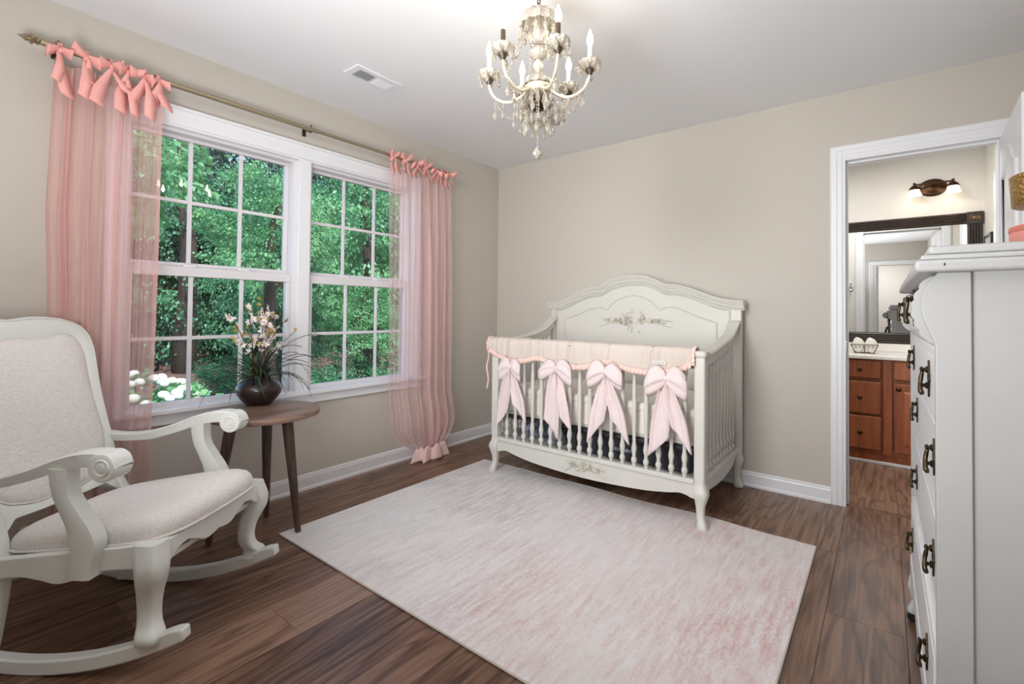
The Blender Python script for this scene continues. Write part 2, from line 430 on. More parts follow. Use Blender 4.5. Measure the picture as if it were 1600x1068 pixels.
# ------------------------------------------------------------------ mesh helpers
class MB:
    def __init__(self):
        self.v = []
        self.f = []
    def add(self, vs_, fs):
        k = len(self.v)
        self.v += [tuple(p) for p in vs_]
        self.f += [tuple(i + k for i in q) for q in fs]
        return self
    def box(self, a, b):
        x0, y0, z0 = a
        x1, y1, z1 = b
        return self.add([(x0, y0, z0), (x1, y0, z0), (x1, y1, z0), (x0, y1, z0), (x0, y0, z1), (x1, y0, z1), (x1, y1, z1), (x0, y1, z1)],
                        [(0, 3, 2, 1), (4, 5, 6, 7), (0, 1, 5, 4), (1, 2, 6, 5), (2, 3, 7, 6), (3, 0, 4, 7)])
    def loft(self, rings, caps=True, closed=False):
        n = len(rings[0])
        vs_ = [p for r in rings for p in r]
        fs = []
        m = len(rings)
        for i in range(m if closed else m - 1):
            a, b = i * n, ((i + 1) % m) * n
            for j in range(n):
                k = (j + 1) % n
                fs.append((a + j, a + k, b + k, b + j))
        if caps and not closed:
            fs.append(tuple(range(n))[::-1])
            fs.append(tuple((m - 1) * n + j for j in range(n)))
        return self.add(vs_, fs)
    def prism(self, poly, axis, a, b):
        def P(u, w_, t):
            return {'x': (t, u, w_), 'y': (u, t, w_), 'z': (u, w_, t)}[axis]
        return self.loft([[P(u, q, a) for u, q in poly], [P(u, q, b) for u, q in poly]])
    def tube(self, path, r, n=8, caps=True, closed=False, flat=1.0):
        path = [Vector(p) for p in path]
        m = len(path)
        rs = r if isinstance(r, (list, tuple)) else [r] * m
        rings = []
        up = None
        for i, p in enumerate(path):
            if closed:
                t = path[(i + 1) % m] - path[i - 1]
            else:
                t = path[min(i + 1, m - 1)] - path[max(i - 1, 0)]
            t = t.normalized() if t.length > 1e-9 else Vector((0, 0, 1))
            if up is None:
                up = Vector((0, 0, 1)) if abs(t.z) < .9 else Vector((1, 0, 0))
            s = t.cross(up)
            if s.length < 1e-6:
                s = t.orthogonal()
            s.normalize()
            up = s.cross(t).normalized()
            rings.append([p + (s * cos(2 * pi * k / n) + up * sin(2 * pi * k / n) * flat) * rs[i] for k in range(n)])
        return self.loft(rings, caps, closed)
    def lathe(self, prof, c=(0, 0, 0), n=20, rib=None, caps=True):
        rings = []
        for r, z in prof:
            ring = []
            for k in range(n):
                a = 2 * pi * k / n
                q = r * (1 + (rib(a, z) if rib else 0))
                ring.append((c[0] + q * cos(a), c[1] + q * sin(a), c[2] + z))
            rings.append(ring)
        return self.loft(rings, caps)
    def sweep(self, prof, frames, caps=True):
        """prof: [(a,b)], frames: [(point, A, B)]"""
        rings = [[Vector(p) + Vector(A) * u + Vector(B) * q for u, q in prof] for p, A, B in frames]
        return self.loft(rings, caps)
    def grid(self, fn, nu, nv, wrap=False):
        vs_ = [fn(i / (nu - 1 if not wrap else nu), j / (nv - 1)) for j in range(nv) for i in range(nu)]
        fs = []
        for j in range(nv - 1):
            for i in range(nu if wrap else nu - 1):
                k = (i + 1) % nu
                fs.append((j * nu + i, j * nu + k, (j + 1) * nu + k, (j + 1) * nu + i))
        return self.add(vs_, fs)
    def mesh(self, name, mat, smooth=None, recalc=True):
        me = bpy.data.meshes.new(name)
        me.from_pydata([tuple(p) for p in self.v], [], self.f)
        if recalc:
            bm = bmesh.new()
            bm.from_mesh(me)
            bmesh.ops.recalc_face_normals(bm, faces=bm.faces)
            bm.to_mesh(me)
            bm.free()
        me.materials.append(mat)
        if smooth is not None:
            for p in me.polygons:
                p.use_smooth = True
            if smooth < 180:
                me.set_sharp_from_angle(angle=math.radians(smooth))
        me.update()
        return me
    def build(self, name, mat, parent=None, smooth=None, bevel=0, seg=2, solid=0, loc=None, recalc=True, subsurf=0):
        if isinstance(mat, str):
            mat = M[mat]
        if parent is not None and parent.get('_wo'):
            pass
        off = Vector((0, 0, 0))
        if loc is not None:
            off = Vector(loc)
        elif parent is not None and '_org' in parent.keys():
            off = Vector(parent['_org'])
        if off.length:
            self.v = [(p[0] - off.x, p[1] - off.y, p[2] - off.z) for p in self.v]
        me = self.mesh(name, mat, smooth, recalc)
        o = bpy.data.objects.new(name, me)
        COL.objects.link(o)
        if loc is not None:
            o.location = loc
        if parent is not None:
            o.parent = parent
            if loc is not None and '_org' in parent.keys():
                o.location = Vector(loc) - Vector(parent['_org'])
            if '_org' in parent.keys():
                o['_org'] = list(parent['_org']) if loc is None else list(loc)
        if bevel:
            b = o.modifiers.new('bevel', 'BEVEL')
            b.width = bevel
            b.segments = seg
            b.limit_method = 'ANGLE'
            b.angle_limit = math.radians(40)
            if smooth is None:
                for p in me.polygons:
                    p.use_smooth = True
                me.set_sharp_from_angle(angle=math.radians(50))
        if solid:
            sm = o.modifiers.new('solid', 'SOLIDIFY')
            sm.thickness = solid
            sm.offset = 0
        if subsurf:
            ss = o.modifiers.new('sub', 'SUBSURF')
            ss.levels = subsurf
            ss.render_levels = subsurf
        return o

def tag(o, label=None, cat=None, group=None, kind=None):
    if label: o['label'] = label
    if cat: o['category'] = cat
    if group: o['group'] = group
    if kind: o['kind'] = kind
    return o

def thing(name, label, cat, loc, group=None, rotz=0, local=False):
    """an Empty at the base; parts given in world coordinates unless local=True"""
    o = bpy.data.objects.new(name, None)
    o.empty_display_size = .1
    COL.objects.link(o)
    o.location = loc
    o.rotation_euler = (0, 0, rotz)
    o['_org'] = [0, 0, 0] if local else list(loc)
    return tag(o, label, cat, group)

def copy_tree(o, parent=None):
    c = o.copy()
    COL.objects.link(c)
    if parent is not None:
        c.parent = parent
    for ch in list(o.children):
        copy_tree(ch, c)
    return c

def struct(o):
    o['kind'] = 'structure'
    return o

def bx(name, mat, a, b, parent=None, bevel=0, **k):
    return MB().box(a, b).build(name, mat, parent, bevel=bevel, **k)

def lerp(a, b, t):
    return a + (b - a) * t

def interp(pts, t):
    """piecewise linear table lookup"""
    if t <= pts[0][0]: return pts[0][1]
    for (a, va), (b, vb) in zip(pts, pts[1:]):
        if t <= b:
            return va + (vb - va) * (t - a) / (b - a)
    return pts[-1][1]

def smooth_pts(pts, per=5):
    """Catmull-Rom through points"""
    P = [Vector(p) for p in pts]
    out = []
    for i in range(len(P) - 1):
        p0, p1, p2, p3 = P[max(i - 1, 0)], P[i], P[i + 1], P[min(i + 2, len(P) - 1)]
        for k in range(per):
            t = k / per
            out.append(.5 * ((2 * p1) + (p2 - p0) * t + (2 * p0 - 5 * p1 + 4 * p2 - p3) * t * t + (3 * p1 - p0 - 3 * p2 + p3) * t ** 3))
    out.append(P[-1])
    return out
# ================================================================== SETTING
H = 2.44
WR = 3.447           # right wall
YR = -4.35           # rear wall
YB = 1.66            # bathroom far wall
T = .12

# ---- floor: planks laid along y
floor = struct(bx('floor', M['duct'], (-.02, -6.2, -.05), (WR + .02, YB + .02, -.013)))
PW, PL = .236, 1.5
def plank_mesh(wd, ln):
    g, c = .0003, .0014
    x0, x1, y0, y1 = g, wd - g, g, ln - g
    b = MB()
    R = lambda i, z: [(x0 + i, y0 + i, z), (x1 - i, y0 + i, z), (x1 - i, y1 - i, z), (x0 + i, y1 - i, z)]
    b.loft([R(0, -.012), R(0, -c * .7), R(c, 0)])
    return b.mesh('plank', M['plank'])
_full = plank_mesh(PW, PL)
_off = {0: -1.254, -1: -.697, -7: -2.546, -9: -2.895}
rnd = random.Random(4)
for k in range(-12, 4):
    x0 = 2.661 + k * PW
    x1 = x0 + PW
    xa, xb = max(x0, .0), min(x1, WR)
    if xb - xa < .02: continue
    o0 = _off.get(k, -.3 - rnd.random() * 1.4)
    segs = []
    y = o0
    while y > -6.2: y -= PL
    lim = YB if x1 > 2.0 else 0.0
    while y < lim:
        a, b = max(y, -6.2 if x1 > 2.0 else YR), min(y + PL, lim)
        if b > .03 and a < .03 and lim > 0:
            segs += [(a, .012), (.048, b)]
        elif b - a > .03:
            segs.append((a, b))
        y += PL
    for a, b in segs:
        if b - a < .02: continue
        full = abs(b - a - PL) < 1e-6 and abs(xb - xa - PW) < 1e-6
        o = bpy.data.objects.new('plank', _full if full else plank_mesh(xb - xa, b - a))
        COL.objects.link(o)
        o.parent = floor
        o.location = (xa, a, 0)
struct(bx('trim_threshold', M['plank'], (2.664, .012, -.012), (3.308, .048, .004), bevel=.003))

# ---- walls
WY0, WY1, WZ0, WZ1 = -2.79, -1.01, .575, 2.055      # rough window opening
def wall(name, parts, mat='wall'):
    root = None
    for k, (a, b) in enumerate(parts):
        o = bx(name if root is None else 'wall_section', M[mat], a, b, root)
        if root is None: root = struct(o)
    return root
wall('wall_left', [((-T, YR, 0), (0, WY0, H)), ((-T, WY1, 0), (0, 0, H)), ((-T, WY0, 0), (0, WY1, WZ0)), ((-T, WY0, WZ1), (0, WY1, H))])
DX0, DX1, DZ = 2.645, 3.326, 2.045
wall('wall_back', [((-T, 0, 0), (DX0, T / 2, H)), ((DX1, 0, 0), (WR, T / 2, H)), ((DX0, 0, DZ), (DX1, T / 2, H))])
wall('wall_bathroom_front', [((1.7, T / 2, 0), (DX0, T, H)), ((DX1, T / 2, 0), (WR, T, H)), ((DX0, T / 2, DZ), (DX1, T, H))], 'bathwall')
struct(bx('wall_right', M['wall'], (WR, YR, 0), (WR + T, .06, H)))
struct(bx('wall_bathroom_right', M['bathwall'], (WR, .06, 0), (WR + T, YB + T, H)))
struct(bx('wall_bathroom_back', M['bathwall'], (1.6, YB, 0), (WR + T, YB + T, H)))
struct(bx('wall_bathroom_left', M['bathwall'], (1.6, T, 0), (1.7, YB, H)))
HX0, HX1 = 2.70, 3.40
wall('wall_rear', [((-T, YR - T, 0), (HX0, YR, H)), ((HX1, YR - T, 0), (WR + T, YR, H)), ((HX0, YR - T, 2.03), (HX1, YR, H))])
struct(bx('wall_hall_far', M['hallwall'], (1.9, -6.3, 0), (WR + T, -6.2, H)))
struct(bx('wall_hall_left', M['hallwall'], (1.9, -6.2, 0), (2.0, YR - T, H)))
struct(bx('wall_hall_right', M['hallwall'], (WR, -6.2, 0), (WR + T, YR - T, H)))
struct(bx('ceiling', M['ceiling'], (-T, -6.3, H), (WR + T, T * .5, H + .1)))
struct(bx('ceiling', M['ceiling'], (1.6, T * .5, H - .03), (WR + T, YB + T, H + .1)))

# ---- baseboards: body with ogee cap and a shoe moulding
BBP = [(0, 0), (.022, 0), (.022, .012), (.014, .022), (.014, .075), (.011, .083), (.011, .09), (.004, .097), (0, .097)]
def baseboard(name, p, q, nrm):
    p, q, n = Vector(p), Vector(q), Vector(nrm)
    return struct(MB().sweep(BBP, [(p, n, (0, 0, 1)), (q, n, (0, 0, 1))]).build(name, 'trim'))
baseboard('baseboard_left', (0, YR, 0), (0, 0, 0), (1, 0, 0))
baseboard('baseboard_back', (0, 0, 0), (2.587, 0, 0), (0, -1, 0))
baseboard('baseboard_right', (WR, YR, 0), (WR, 0, 0), (-1, 0, 0))
baseboard('baseboard_rear', (0, YR, 0), (2.62, YR, 0), (0, 1, 0))
baseboard('baseboard_bathroom', (1.7, T, 0), (2.587, T, 0), (0, 1, 0))
baseboard('baseboard_hall', (2.0, -6.2, 0), (WR, -6.2, 0), (0, 1, 0))

# ---- casings
CSP = [(0, 0), (.0, .012), (.008, .017), (.030, .017), (.036, .013), (.055, .013), (.062, .009), (.074, .008), (.074, 0)]   # across (outer->inner), proud
def casing(name, x0, x1, z1, y, ny, wd=.074):
    """door casing around an opening in a y-plane wall: outer edges x0,x1, top z1"""
    k = wd / .074
    root = None
    def leg(xo, d):
        return MB().sweep([(u * k, q) for u, q in CSP], [((xo, y, 0), (d, 0, 0), (0, ny, 0)), ((xo, y, z1), (d, 0, 0), (0, ny, 0))])
    # mitred by trimming: legs stop under the head at 45 degrees
    def mitre(xo, d):
        rings = []
        for z in (0, None):
            rings.append([(xo + d * u * k, y + ny * q, 0 if z == 0 else z1 - u * k) for u, q in CSP])
        return MB().loft(rings)
    root = struct(mitre(x0, 1).build(name, 'trim'))
    mitre(x1, -1).build('casing_leg', 'trim', root)
    hd = MB().loft([[(x0 + u * k, y + ny * q, z1 - u * k) for u, q in CSP], [(x1 - u * k, y + ny * q, z1 - u * k) for u, q in CSP]])
    hd.build('casing_head', 'trim', root)
    return root
casing('trim_bathroom_door', 2.587, 3.385, 2.117, 0, -1)
casing('trim_bathroom_door_inside', 2.587, 3.385, 2.117, T, 1)
jb = struct(bx('trim_bathroom_jamb', M['trim'], (DX0, -.002, 0), (2.661, T + .002, 2.03)))
bx('jamb_right', M['trim'], (3.31, -.002, 0), (DX1, T + .002, 2.03), jb)
bx('jamb_head', M['trim'], (DX0, -.002, 2.03), (DX1, T + .002, DZ), jb)
bx('door_stop', M['trim'], (2.661, .045, 0), (2.672, .08, 2.03), jb, bevel=.002)
bx('door_stop', M['trim'], (3.299, .045, 0), (3.31, .08, 2.03), jb, bevel=.002)
bx('door_stop', M['trim'], (2.672, .045, 2.018), (3.299, .08, 2.03), jb, bevel=.002)
bx('strike_plate', M['chrome'], (2.661, .004, .90), (2.663, .038, .965), jb)
casing('trim_hall_door', 2.62, 3.43, 2.11, YR, 1)
hj = struct(bx('trim_hall_jamb', M['trim'], (HX0, YR - T, 0), (HX0 + .02, YR, 2.03)))
bx('jamb_right', M['trim'], (HX1 - .02, YR - T, 0), (HX1, YR, 2.03), hj)
for z in (.25, 1.0, 1.8):
    bx('hinge', M['chrome'], (HX0 + .02, YR - .035, z), (HX0 + .024, YR - .005, z + .09), hj)

# ---- panel doors
def panel_door(name, w_, h_, t_, loc, rotz, knob_at):
    """leaf from the hinge along local +x, thickness along y; face with an arched upper panel"""
    d = bx(name, M['trim'], (0, 0, .012), (w_, t_, h_), bevel=.002)
    d.location = loc
    d.rotation_euler = (0, 0, rotz)
    struct(d)
    m = .105
    for yy, sg in ((0, -1), (t_, 1)):
        lo = [(m, .25), (w_ - m, .25), (w_ - m, .86), (m, .86)]
        hi = [(m, 1.0), (w_ - m, 1.0), (w_ - m, h_ - .24)]
        for i in range(1, 16):
            u = 1 - i / 16
            x = m + (w_ - 2 * m) * u
            s = abs(2 * u - 1)
            hi.append((x, h_ - .24 + .11 * (.5 + .5 * cos(pi * s)) ))
        hi.append((m, h_ - .24))
        for nm, poly in (('lower_panel_moulding', lo), ('arched_panel_moulding', hi)):
            P = [(x, yy + sg * .002, z) for x, z in poly]
            MB().tube(P, .009, 6, closed=True, caps=False).build(nm, 'trim', d, smooth=60)
    kb = MB().lathe([(.03, 0), (.03, .006), (.012, .012), (.012, .03), (.026, .04), (.028, .055), (.018, .066), (0.001, .068)], n=16)
    kb.v = [(w_ - .06 + a, -c, .95 + b) for a, b, c in kb.v]
    kb.build('door_knob', 'chrome', d, smooth=50)
    return d
panel_door('door_1', .645, 2.022, .035, (3.306, -.018, 0), math.radians(-92.6), 0)
hd_ = panel_door('door_2', .66, 2.02, .035, (HX0 + .03, YR - .125, 0), math.radians(-97), 0)
# closet door on the right side of the bathroom
ct = struct(bx('door_3', M['trim'], (WR - .012, .42, .012), (WR - .002, 1.06, 2.03)))
for a, b in (((WR - .02, .34, 0), (WR, .42, 2.10)), ((WR - .02, 1.06, 0), (WR, 1.14, 2.10)), ((WR - .02, .42, 2.03), (WR, 1.06, 2.10))):
    bx('casing_board', M['trim'], a, b, ct, bevel=.005)

# ---- twin double-hung window
wt_ = struct(bx('trim_window', M['trim'], (0, -2.86, 2.045), (.02, -.945, 2.135), bevel=.004))   # head casing
bx('casing_leg', M['trim'], (0, -1.025, .615), (.018, -.955, 2.045), wt_, bevel=.004)
bx('casing_leg', M['trim'], (0, -2.85, .615), (.018, -2.78, 2.045), wt_, bevel=.004)
bx('head_bead', M['trim'], (.0, -2.78, 2.035), (.012, -1.025, 2.048), wt_, bevel=.003)
bx('casing_cap', M['trim'], (0, -2.875, 2.122), (.032, -.93, 2.14), wt_, bevel=.005)
bx('mullion', M['trim'], (-.07, -1.93, .60), (.014, -1.852, 2.045), wt_, bevel=.004)
bx('stool', M['trim'], (-.06, -2.90, .59), (.05, -.915, .618), wt_, bevel=.006)
bx('apron', M['trim'], (0, -2.85, .535), (.018, -.955, .59), wt_, bevel=.004)
bx('jamb_lining', M['trim'], (-T, -1.025, .60), (0, -1.01, 2.05), wt_)
bx('jamb_lining', M['trim'], (-T, -2.79, .60), (0, -2.775, 2.05), wt_)
bx('head_lining', M['trim'], (-T, -2.79, 2.035), (0, -1.01, 2.055), wt_)
bx('outer_sill', M['trim'], (-T - .05, -2.79, .56), (-.03, -1.01, .60), wt_)

def window(name, y0, y1):
    wroot = struct(bx(name, M['sash'], (-.115, y0, .60), (-.02, y0 + .022, 2.035)))          # left side track
    bx('side_track', M['sash'], (-.115, y1 - .022, .60), (-.02, y1, 2.035), wroot)
    bx('head_track', M['sash'], (-.115, y0 + .022, 2.02), (-.02, y1 - .022, 2.035), wroot)
    bx('sill_track', M['sash'], (-.115, y0 + .022, .60), (-.02, y1 - .022, .612), wroot)
    a, b = y0 + .022, y1 - .022
    for nm, xc, z0, z1, rb, rt in (('upper_sash', -.088, 1.325, 2.02, .030, .018), ('lower_sash', -.048, .612, 1.332, .028, .05)):
        st = .022
        s = bx(nm, M['sash'], (xc - .017, a, z0), (xc + .017, b, z0 + rb), wroot, bevel=.003)      # bottom rail carries the sash
        bx('top_rail', M['sash'], (xc - .017, a, z1 - rt), (xc + .017, b, z1), s, bevel=.003)
        bx('stile', M['sash'], (xc - .017, a, z0 + rb), (xc + .017, a + st, z1 - rt), s, bevel=.003)
        bx('stile', M['sash'], (xc - .017, b - st, z0 + rb), (xc + .017, b, z1 - rt), s, bevel=.003)
        ga, gb, gz0, gz1 = a + st, b - st, z0 + rb, z1 - rt
        mw = .0095
        ys = [lerp(ga, gb, k / 3) for k in range(4)]
        zm = (gz0 + gz1) / 2
        for k in (1, 2):
            bx('muntin', M['sash'], (xc - .008, ys[k] - mw, gz0), (xc + .008, ys[k] + mw, gz1), s, bevel=.002, seg=1)
        for k in range(3):
            bx('muntin', M['sash'], (xc - .008, ys[k] + (mw if k else 0), zm - mw), (xc + .008, ys[k + 1] - (mw if k < 2 else 0), zm + mw), s, bevel=.002, seg=1)
        for k in range(3):
            for q0, q1 in ((gz0, zm), (zm, gz1)):
                MB().add([(xc - .002, ys[k], q0), (xc - .002, ys[k + 1], q0), (xc - .002, ys[k + 1], q1), (xc - .002, ys[k], q1)], [(0, 1, 2, 3)]).build('pane', 'pane', s, recalc=False)
    for f in (.33, .67):
        yy = lerp(a, b, f)
        bx('sash_lock', M['white'], (-.062, yy - .03, 1.332), (-.035, yy + .03, 1.344), wroot, bevel=.004)
    return wroot
window('window_1', -2.775, -1.93)
window('window_2', -1.852, -1.025)

# ================================================================== OUTSIDE
def gz(x, y):
    return -1.0 + .05 * max(0, -x - 10) + .03 * sin(x * .6) + .03 * sin(y * .7)
g = MB().grid(lambda u, v_: (lerp(-.14, -46, u), lerp(-14, 42, v_), gz(lerp(-.14, -46, u), lerp(-14, 42, v_))), 36, 36)
struct(g.build('ground', 'mulch', smooth=180))
lw = MB().grid(lambda u, v_: (lerp(-4, -9.4 + .8 * sin(v_ * 9), u), lerp(-9, 20, v_), gz(lerp(-4, -9.4 + .8 * sin(v_ * 9), u), lerp(-9, 20, v_)) + .03), 12, 30)
struct(lw.build('lawn', 'lawn', smooth=180))

rnd = random.Random(11)
def rdir(r):
    while True:
        p = Vector((r.uniform(-1, 1), r.uniform(-1, 1), r.uniform(-1, 1)))
        if .05 < p.length < 1: return p.normalized()
def crown_mesh(name, mat, seed, nclump, per, ls, shape, clump=.26):
    """leaf sprays: clumps spread through a crown of unit radius (shape scales it); every leaf a folded blade"""
    r = random.Random(seed)
    vs_, fs = [], []
    for _ in range(nclump):
        d = rdir(r)
        c = Vector((d.x * shape[0], d.y * shape[1], d.z * shape[2])) * (r.uniform(.45, 1.0))
        cr = clump * r.uniform(.6, 1.3)
        for _k in range(per):
            p = c + Vector((r.gauss(0, .5), r.gauss(0, .5), r.gauss(0, .32))) * cr
            out = (p - c * .3)
            ax = (out.normalized() + rdir(r) * .8 + Vector((0, 0, -.45))).normalized()
            s = ax.cross(rdir(r)).normalized()
            nn = ax.cross(s)
            L = ls * r.uniform(.7, 1.35)
            wd = L * .34
            k = len(vs_)
            vs_ += [p, p + ax * L * .5 + s * wd + nn * L * .1, p + ax * L, p + ax * L * .5 - s * wd + nn * L * .1]
            fs += [(k, k + 1, k + 2), (k, k + 2, k + 3)]
    me = bpy.data.meshes.new(name)
    me.from_pydata([tuple(p) for p in vs_], [], fs)
    me.materials.append(M[mat])
    me.update()
    return me
CR = {
    'near': crown_mesh('foliage', 'leafa', 1, 95, 60, .072, (1, 1, 1), .19),
    'mid': crown_mesh('foliage', 'leafa', 2, 140, 85, .044, (1, 1, 1), .15),
    'far': crown_mesh('foliage', 'leafb', 3, 230, 80, .036, (1, 1, 1.1), .17),
    'dark': crown_mesh('foliage', 'leafc', 4, 220, 75, .042, (1, 1, 1.1), .19),
    'shrub': crown_mesh('foliage', 'leafb', 5, 110, 60, .06, (1, 1, .75), .24),
    'thuja': crown_mesh('foliage', 'leafa', 6, 150, 70, .05, (.42, .42, 1), .12),
    'hyd': crown_mesh('foliage', 'leafa', 7, 90, 40, .13, (1, 1, .62), .24),
}
def trunk_mesh(h_, r_, seed):
    r = random.Random(seed)
    P = [(r.uniform(-.012, .012) * i, r.uniform(-.012, .012) * i, h_ * i / 6) for i in range(7)]
    return MB().tube(P, [r_ * (1.25 - .9 * i / 6) for i in range(7)], 9).mesh('trunk', M['bark'], 180)
TR = [trunk_mesh(1, .055, 21), trunk_mesh(1, .04, 22)]
def tree(name, label, cat, x, y, zc, rx, rz, kind, group=None, trunk=True, rot=0):
    z0 = gz(x, y) - .05
    t = bpy.data.objects.new(name, None)
    COL.objects.link(t)
    t.location = (x, y, z0)
    tag(t, label, cat, group)
    f = bpy.data.objects.new('foliage', CR[kind])
    COL.objects.link(f)
    f.parent = t
    f.location = (0, 0, zc - z0)
    f.scale = (rx, rx, rz)
    f.rotation_euler = (0, 0, rot)
    f['kind'] = 'stuff'
    if trunk:
        k = bpy.data.objects.new('trunk', TR[0 if rz > 2 else 1])
        COL.objects.link(k)
        k.parent = t
        h_ = zc - z0 + rz * .6
        k.scale = (h_ * .75, h_ * .75, h_)
    return t
# nearer broadleaf trees, seen one by one
tree('broadleaf_tree', 'broad-leaved tree with large pale leaves filling the upper left panes of the left window', 'tree', -4.6, -1.85, 2.95, 1.3, 1.3, 'near', rot=.4)
tree('maple_tree', 'light green maple branches behind the right column of the left window, above the flower vase', 'tree', -6.2, .85, 2.6, 1.25, 1.3, 'mid', rot=1.1)
tree('maple_tree', 'tall bright tree filling the upper panes of the right window', 'tree', -7.4, 3.9, 3.0, 2.1, 2.4, 'mid', rot=2.0)
tree('maple_tree', 'bright leafy tree behind the middle rails of the right window, lower than the tall one', 'tree', -6.6, 3.05, .95, 1.05, .95, 'mid', rot=3.0)
tree('dogwood_tree', 'pale leafy tree seen through the sheer right curtain', 'tree', -7.0, 6.4, 1.7, 1.9, 2.2, 'mid', rot=.9)
tree('dogwood_tree', 'mid green tree standing behind the left window mullion, in the gap between two paler trees', 'tree', -9.5, 2.7, 2.0, 1.7, 2.4, 'far', rot=.2)
tree('thuja', 'narrow bright green conifer low in the right window beside the sheer curtain', 'conifer', -6.8, 4.55, .05, 1.15, 1.25, 'thuja', trunk=False)
tree('shrub', 'round green shrub on the mulch behind the flower vase', 'shrub', -9.6, 1.45, -.40, .72, .62, 'shrub', trunk=False)
tree('shrub', 'low dark shrub at the foot of the mulch bank left of the vase', 'shrub', -12.5, .1, -.35, .6, .5, 'dark', trunk=False)
tree('shrub', 'spreading green shrub low in the left column of the right window', 'shrub', -7.0, 3.0, -.45, 1.0, .8, 'shrub', trunk=False)
# the dark wood behind: rows of tall trees that close the view
i = 0
for row, (xr, n_, y0, y1) in enumerate(((-15.5, 6, 2.6, 15), (-20, 7, 0, 20), (-26, 7, 1, 26))):
    for k in range(n_):
        y = lerp(y0, y1, k / (n_ - 1)) + rnd.uniform(-.7, .7)
        x = xr + rnd.uniform(-1.2, 1.2)
        if row == 0 and y < 1.8: continue
        hgt = 3.6 + row * 1.9
        tree('forest_tree', 'tall dark green tree in the wood that closes the view beyond the windows', 'tree', x, y, hgt * .72, 2.9 + .35 * row, hgt * .95, 'dark' if row else ('far', 'dark', 'far')[k % 3], group='trees of the dark wood beyond the windows', rot=rnd.uniform(0, 6))
        i += 1
# bare dark trunks in the wood, lower left panes
for k, (x, y) in enumerate(((-14.2, -.35), (-15.0, .35), (-14.6, 1.15), (-16.5, -.9), (-13.8, 1.9), (-17, .1))):
    t = bpy.data.objects.new('pine_trunk', TR[0])
    COL.objects.link(t)
    t.location = (x, y, gz(x, y) - .1)
    t.scale = (5.0, 5.0, 8)
    tag(t, 'bare dark pine trunk in the shade beyond the mulch, low in the left window', 'tree trunk', 'pine trunks in the shade')
# white hydrangeas under the window
hy = bpy.data.objects.new('hydrangea_bush', CR['hyd'])
hy_root = thing('hydrangea_bush', 'bush of white flower heads outside the lowest left panes', 'shrub', (-5.4, -1.55, gz(-5.4, -1.55)))
COL.objects.link(hy); hy.name = 'foliage'; hy.parent = hy_root; hy.location = (0, 0, .62); hy.scale = (1.1, 1.0, .85); hy['kind'] = 'stuff'
r = random.Random(8)
fm = None
for k in range(70):
    a = r.uniform(0, 6.28); q = sqrt(r.random())
    px, py = 1.05 * q * cos(a), .95 * q * sin(a)
    pz = .62 + .55 * sqrt(max(0, 1 - q * q * .85)) + r.uniform(-.03, .05)
    if fm is None:
        fm = MB().lathe([(.001, -.05), (.04, -.045), (.066, -.01), (.062, .02), (.04, .042), (.001, .05)], n=10).mesh('flower_head', M['hydrangea'], 180)
    f = bpy.data.objects.new('flower_head', fm)
    COL.objects.link(f); f.parent = hy_root; f.location = (px, py, pz)
    f.scale = (r.uniform(.8, 1.2),) * 3
    f.rotation_euler = (r.uniform(-.4, .4), r.uniform(-.4, .4), 0)

# ================================================================== CEILING VENT
cv = thing('ceiling_vent', 'white rectangular air vent with dark louvres set in the ceiling above the window', 'vent', (.54, -1.78, H))
fr = MB()
fx0, fx1, fy0, fy1 = .468, .608, -1.932, -1.630
gx0, gx1, gy0, gy1 = .490, .574, -1.893, -1.668
bx('backing', M['duct'], (gx0, gy0, H - .003), (gx1, gy1, H - .001), cv)
for a, b in (((fx0, fy0, H - .007), (gx0, fy1, H)), ((gx1, fy0, H - .007), (fx1, fy1, H)), ((gx0, fy0, H - .007), (gx1, gy0, H)), ((gx0, gy1, H - .007), (gx1, fy1, H)), ((gx0, -1.785, H - .007), (gx1, -1.778, H))):
    bx('frame_bar', M['trim'], a, b, cv, bevel=.002)
for k in range(11):
    for half in (0, 1):
        y = lerp(gy0 + .006, -1.792, k / 10) if half == 0 else lerp(-1.772, gy1 - .006, k / 10)
        sh = -.0035 if half == 0 else .006
        MB().loft([[(gx0, y - .0007 + (0 if half == 0 else -.001), H - .002), (gx0, y + .0007, H - .002), (gx0, y + .0007 + sh, H - .010), (gx0, y - .0007 + sh, H - .010)],
                   [(gx1, y - .0007 + (0 if half == 0 else -.001), H - .002), (gx1, y + .0007, H - .002), (gx1, y + .0007 + sh, H - .010), (gx1, y - .0007 + sh, H - .010)]]).build('slat', 'trim', cv)
# ================================================================== RUG
RX0, RX1, RY0, RY1 = .473, 2.578, -2.243, -.70
rg = thing('area_rug', 'faded pale grey and pink distressed area rug on the dark plank floor', 'rug', (1.525, -1.47, 0))
def rugz(x, y):
    far = max(0, 1 - (RY1 - y) / .22)
    return .0065 + far * (.0035 + .0035 * sin(x * 9.5 + 1.2)) * (1 if .95 < x < 2.5 else .25)
def rugp(u, v_, top=True):
    x, y = lerp(RX0, RX1, u), lerp(RY0, RY1, v_)
    e = .008 * sin(u * 8.5 + .7) * max(0, (v_ - .9) * 10) * min(1, u * 4, (1 - u) * 4)
    return (x, y + e, rugz(x, y) if top else .0012)
rb = MB()
NU, NV = 70, 50
rb.grid(lambda u, v_: rugp(u, v_), NU, NV)
base = len(rb.v)
rb.grid(lambda u, v_: rugp(u, v_, False), NU, NV)
edge = [i for i in range(NU)] + [j * NU + NU - 1 for j in range(1, NV)] + [(NV - 1) * NU + i for i in range(NU - 2, -1, -1)] + [j * NU for j in range(NV - 2, 0, -1)]
for a, b in zip(edge, edge[1:] + edge[:1]):
    rb.f.append((a, b, base + b, base + a))
rb.build('pile', 'rug', rg, smooth=40)
bp_ = []
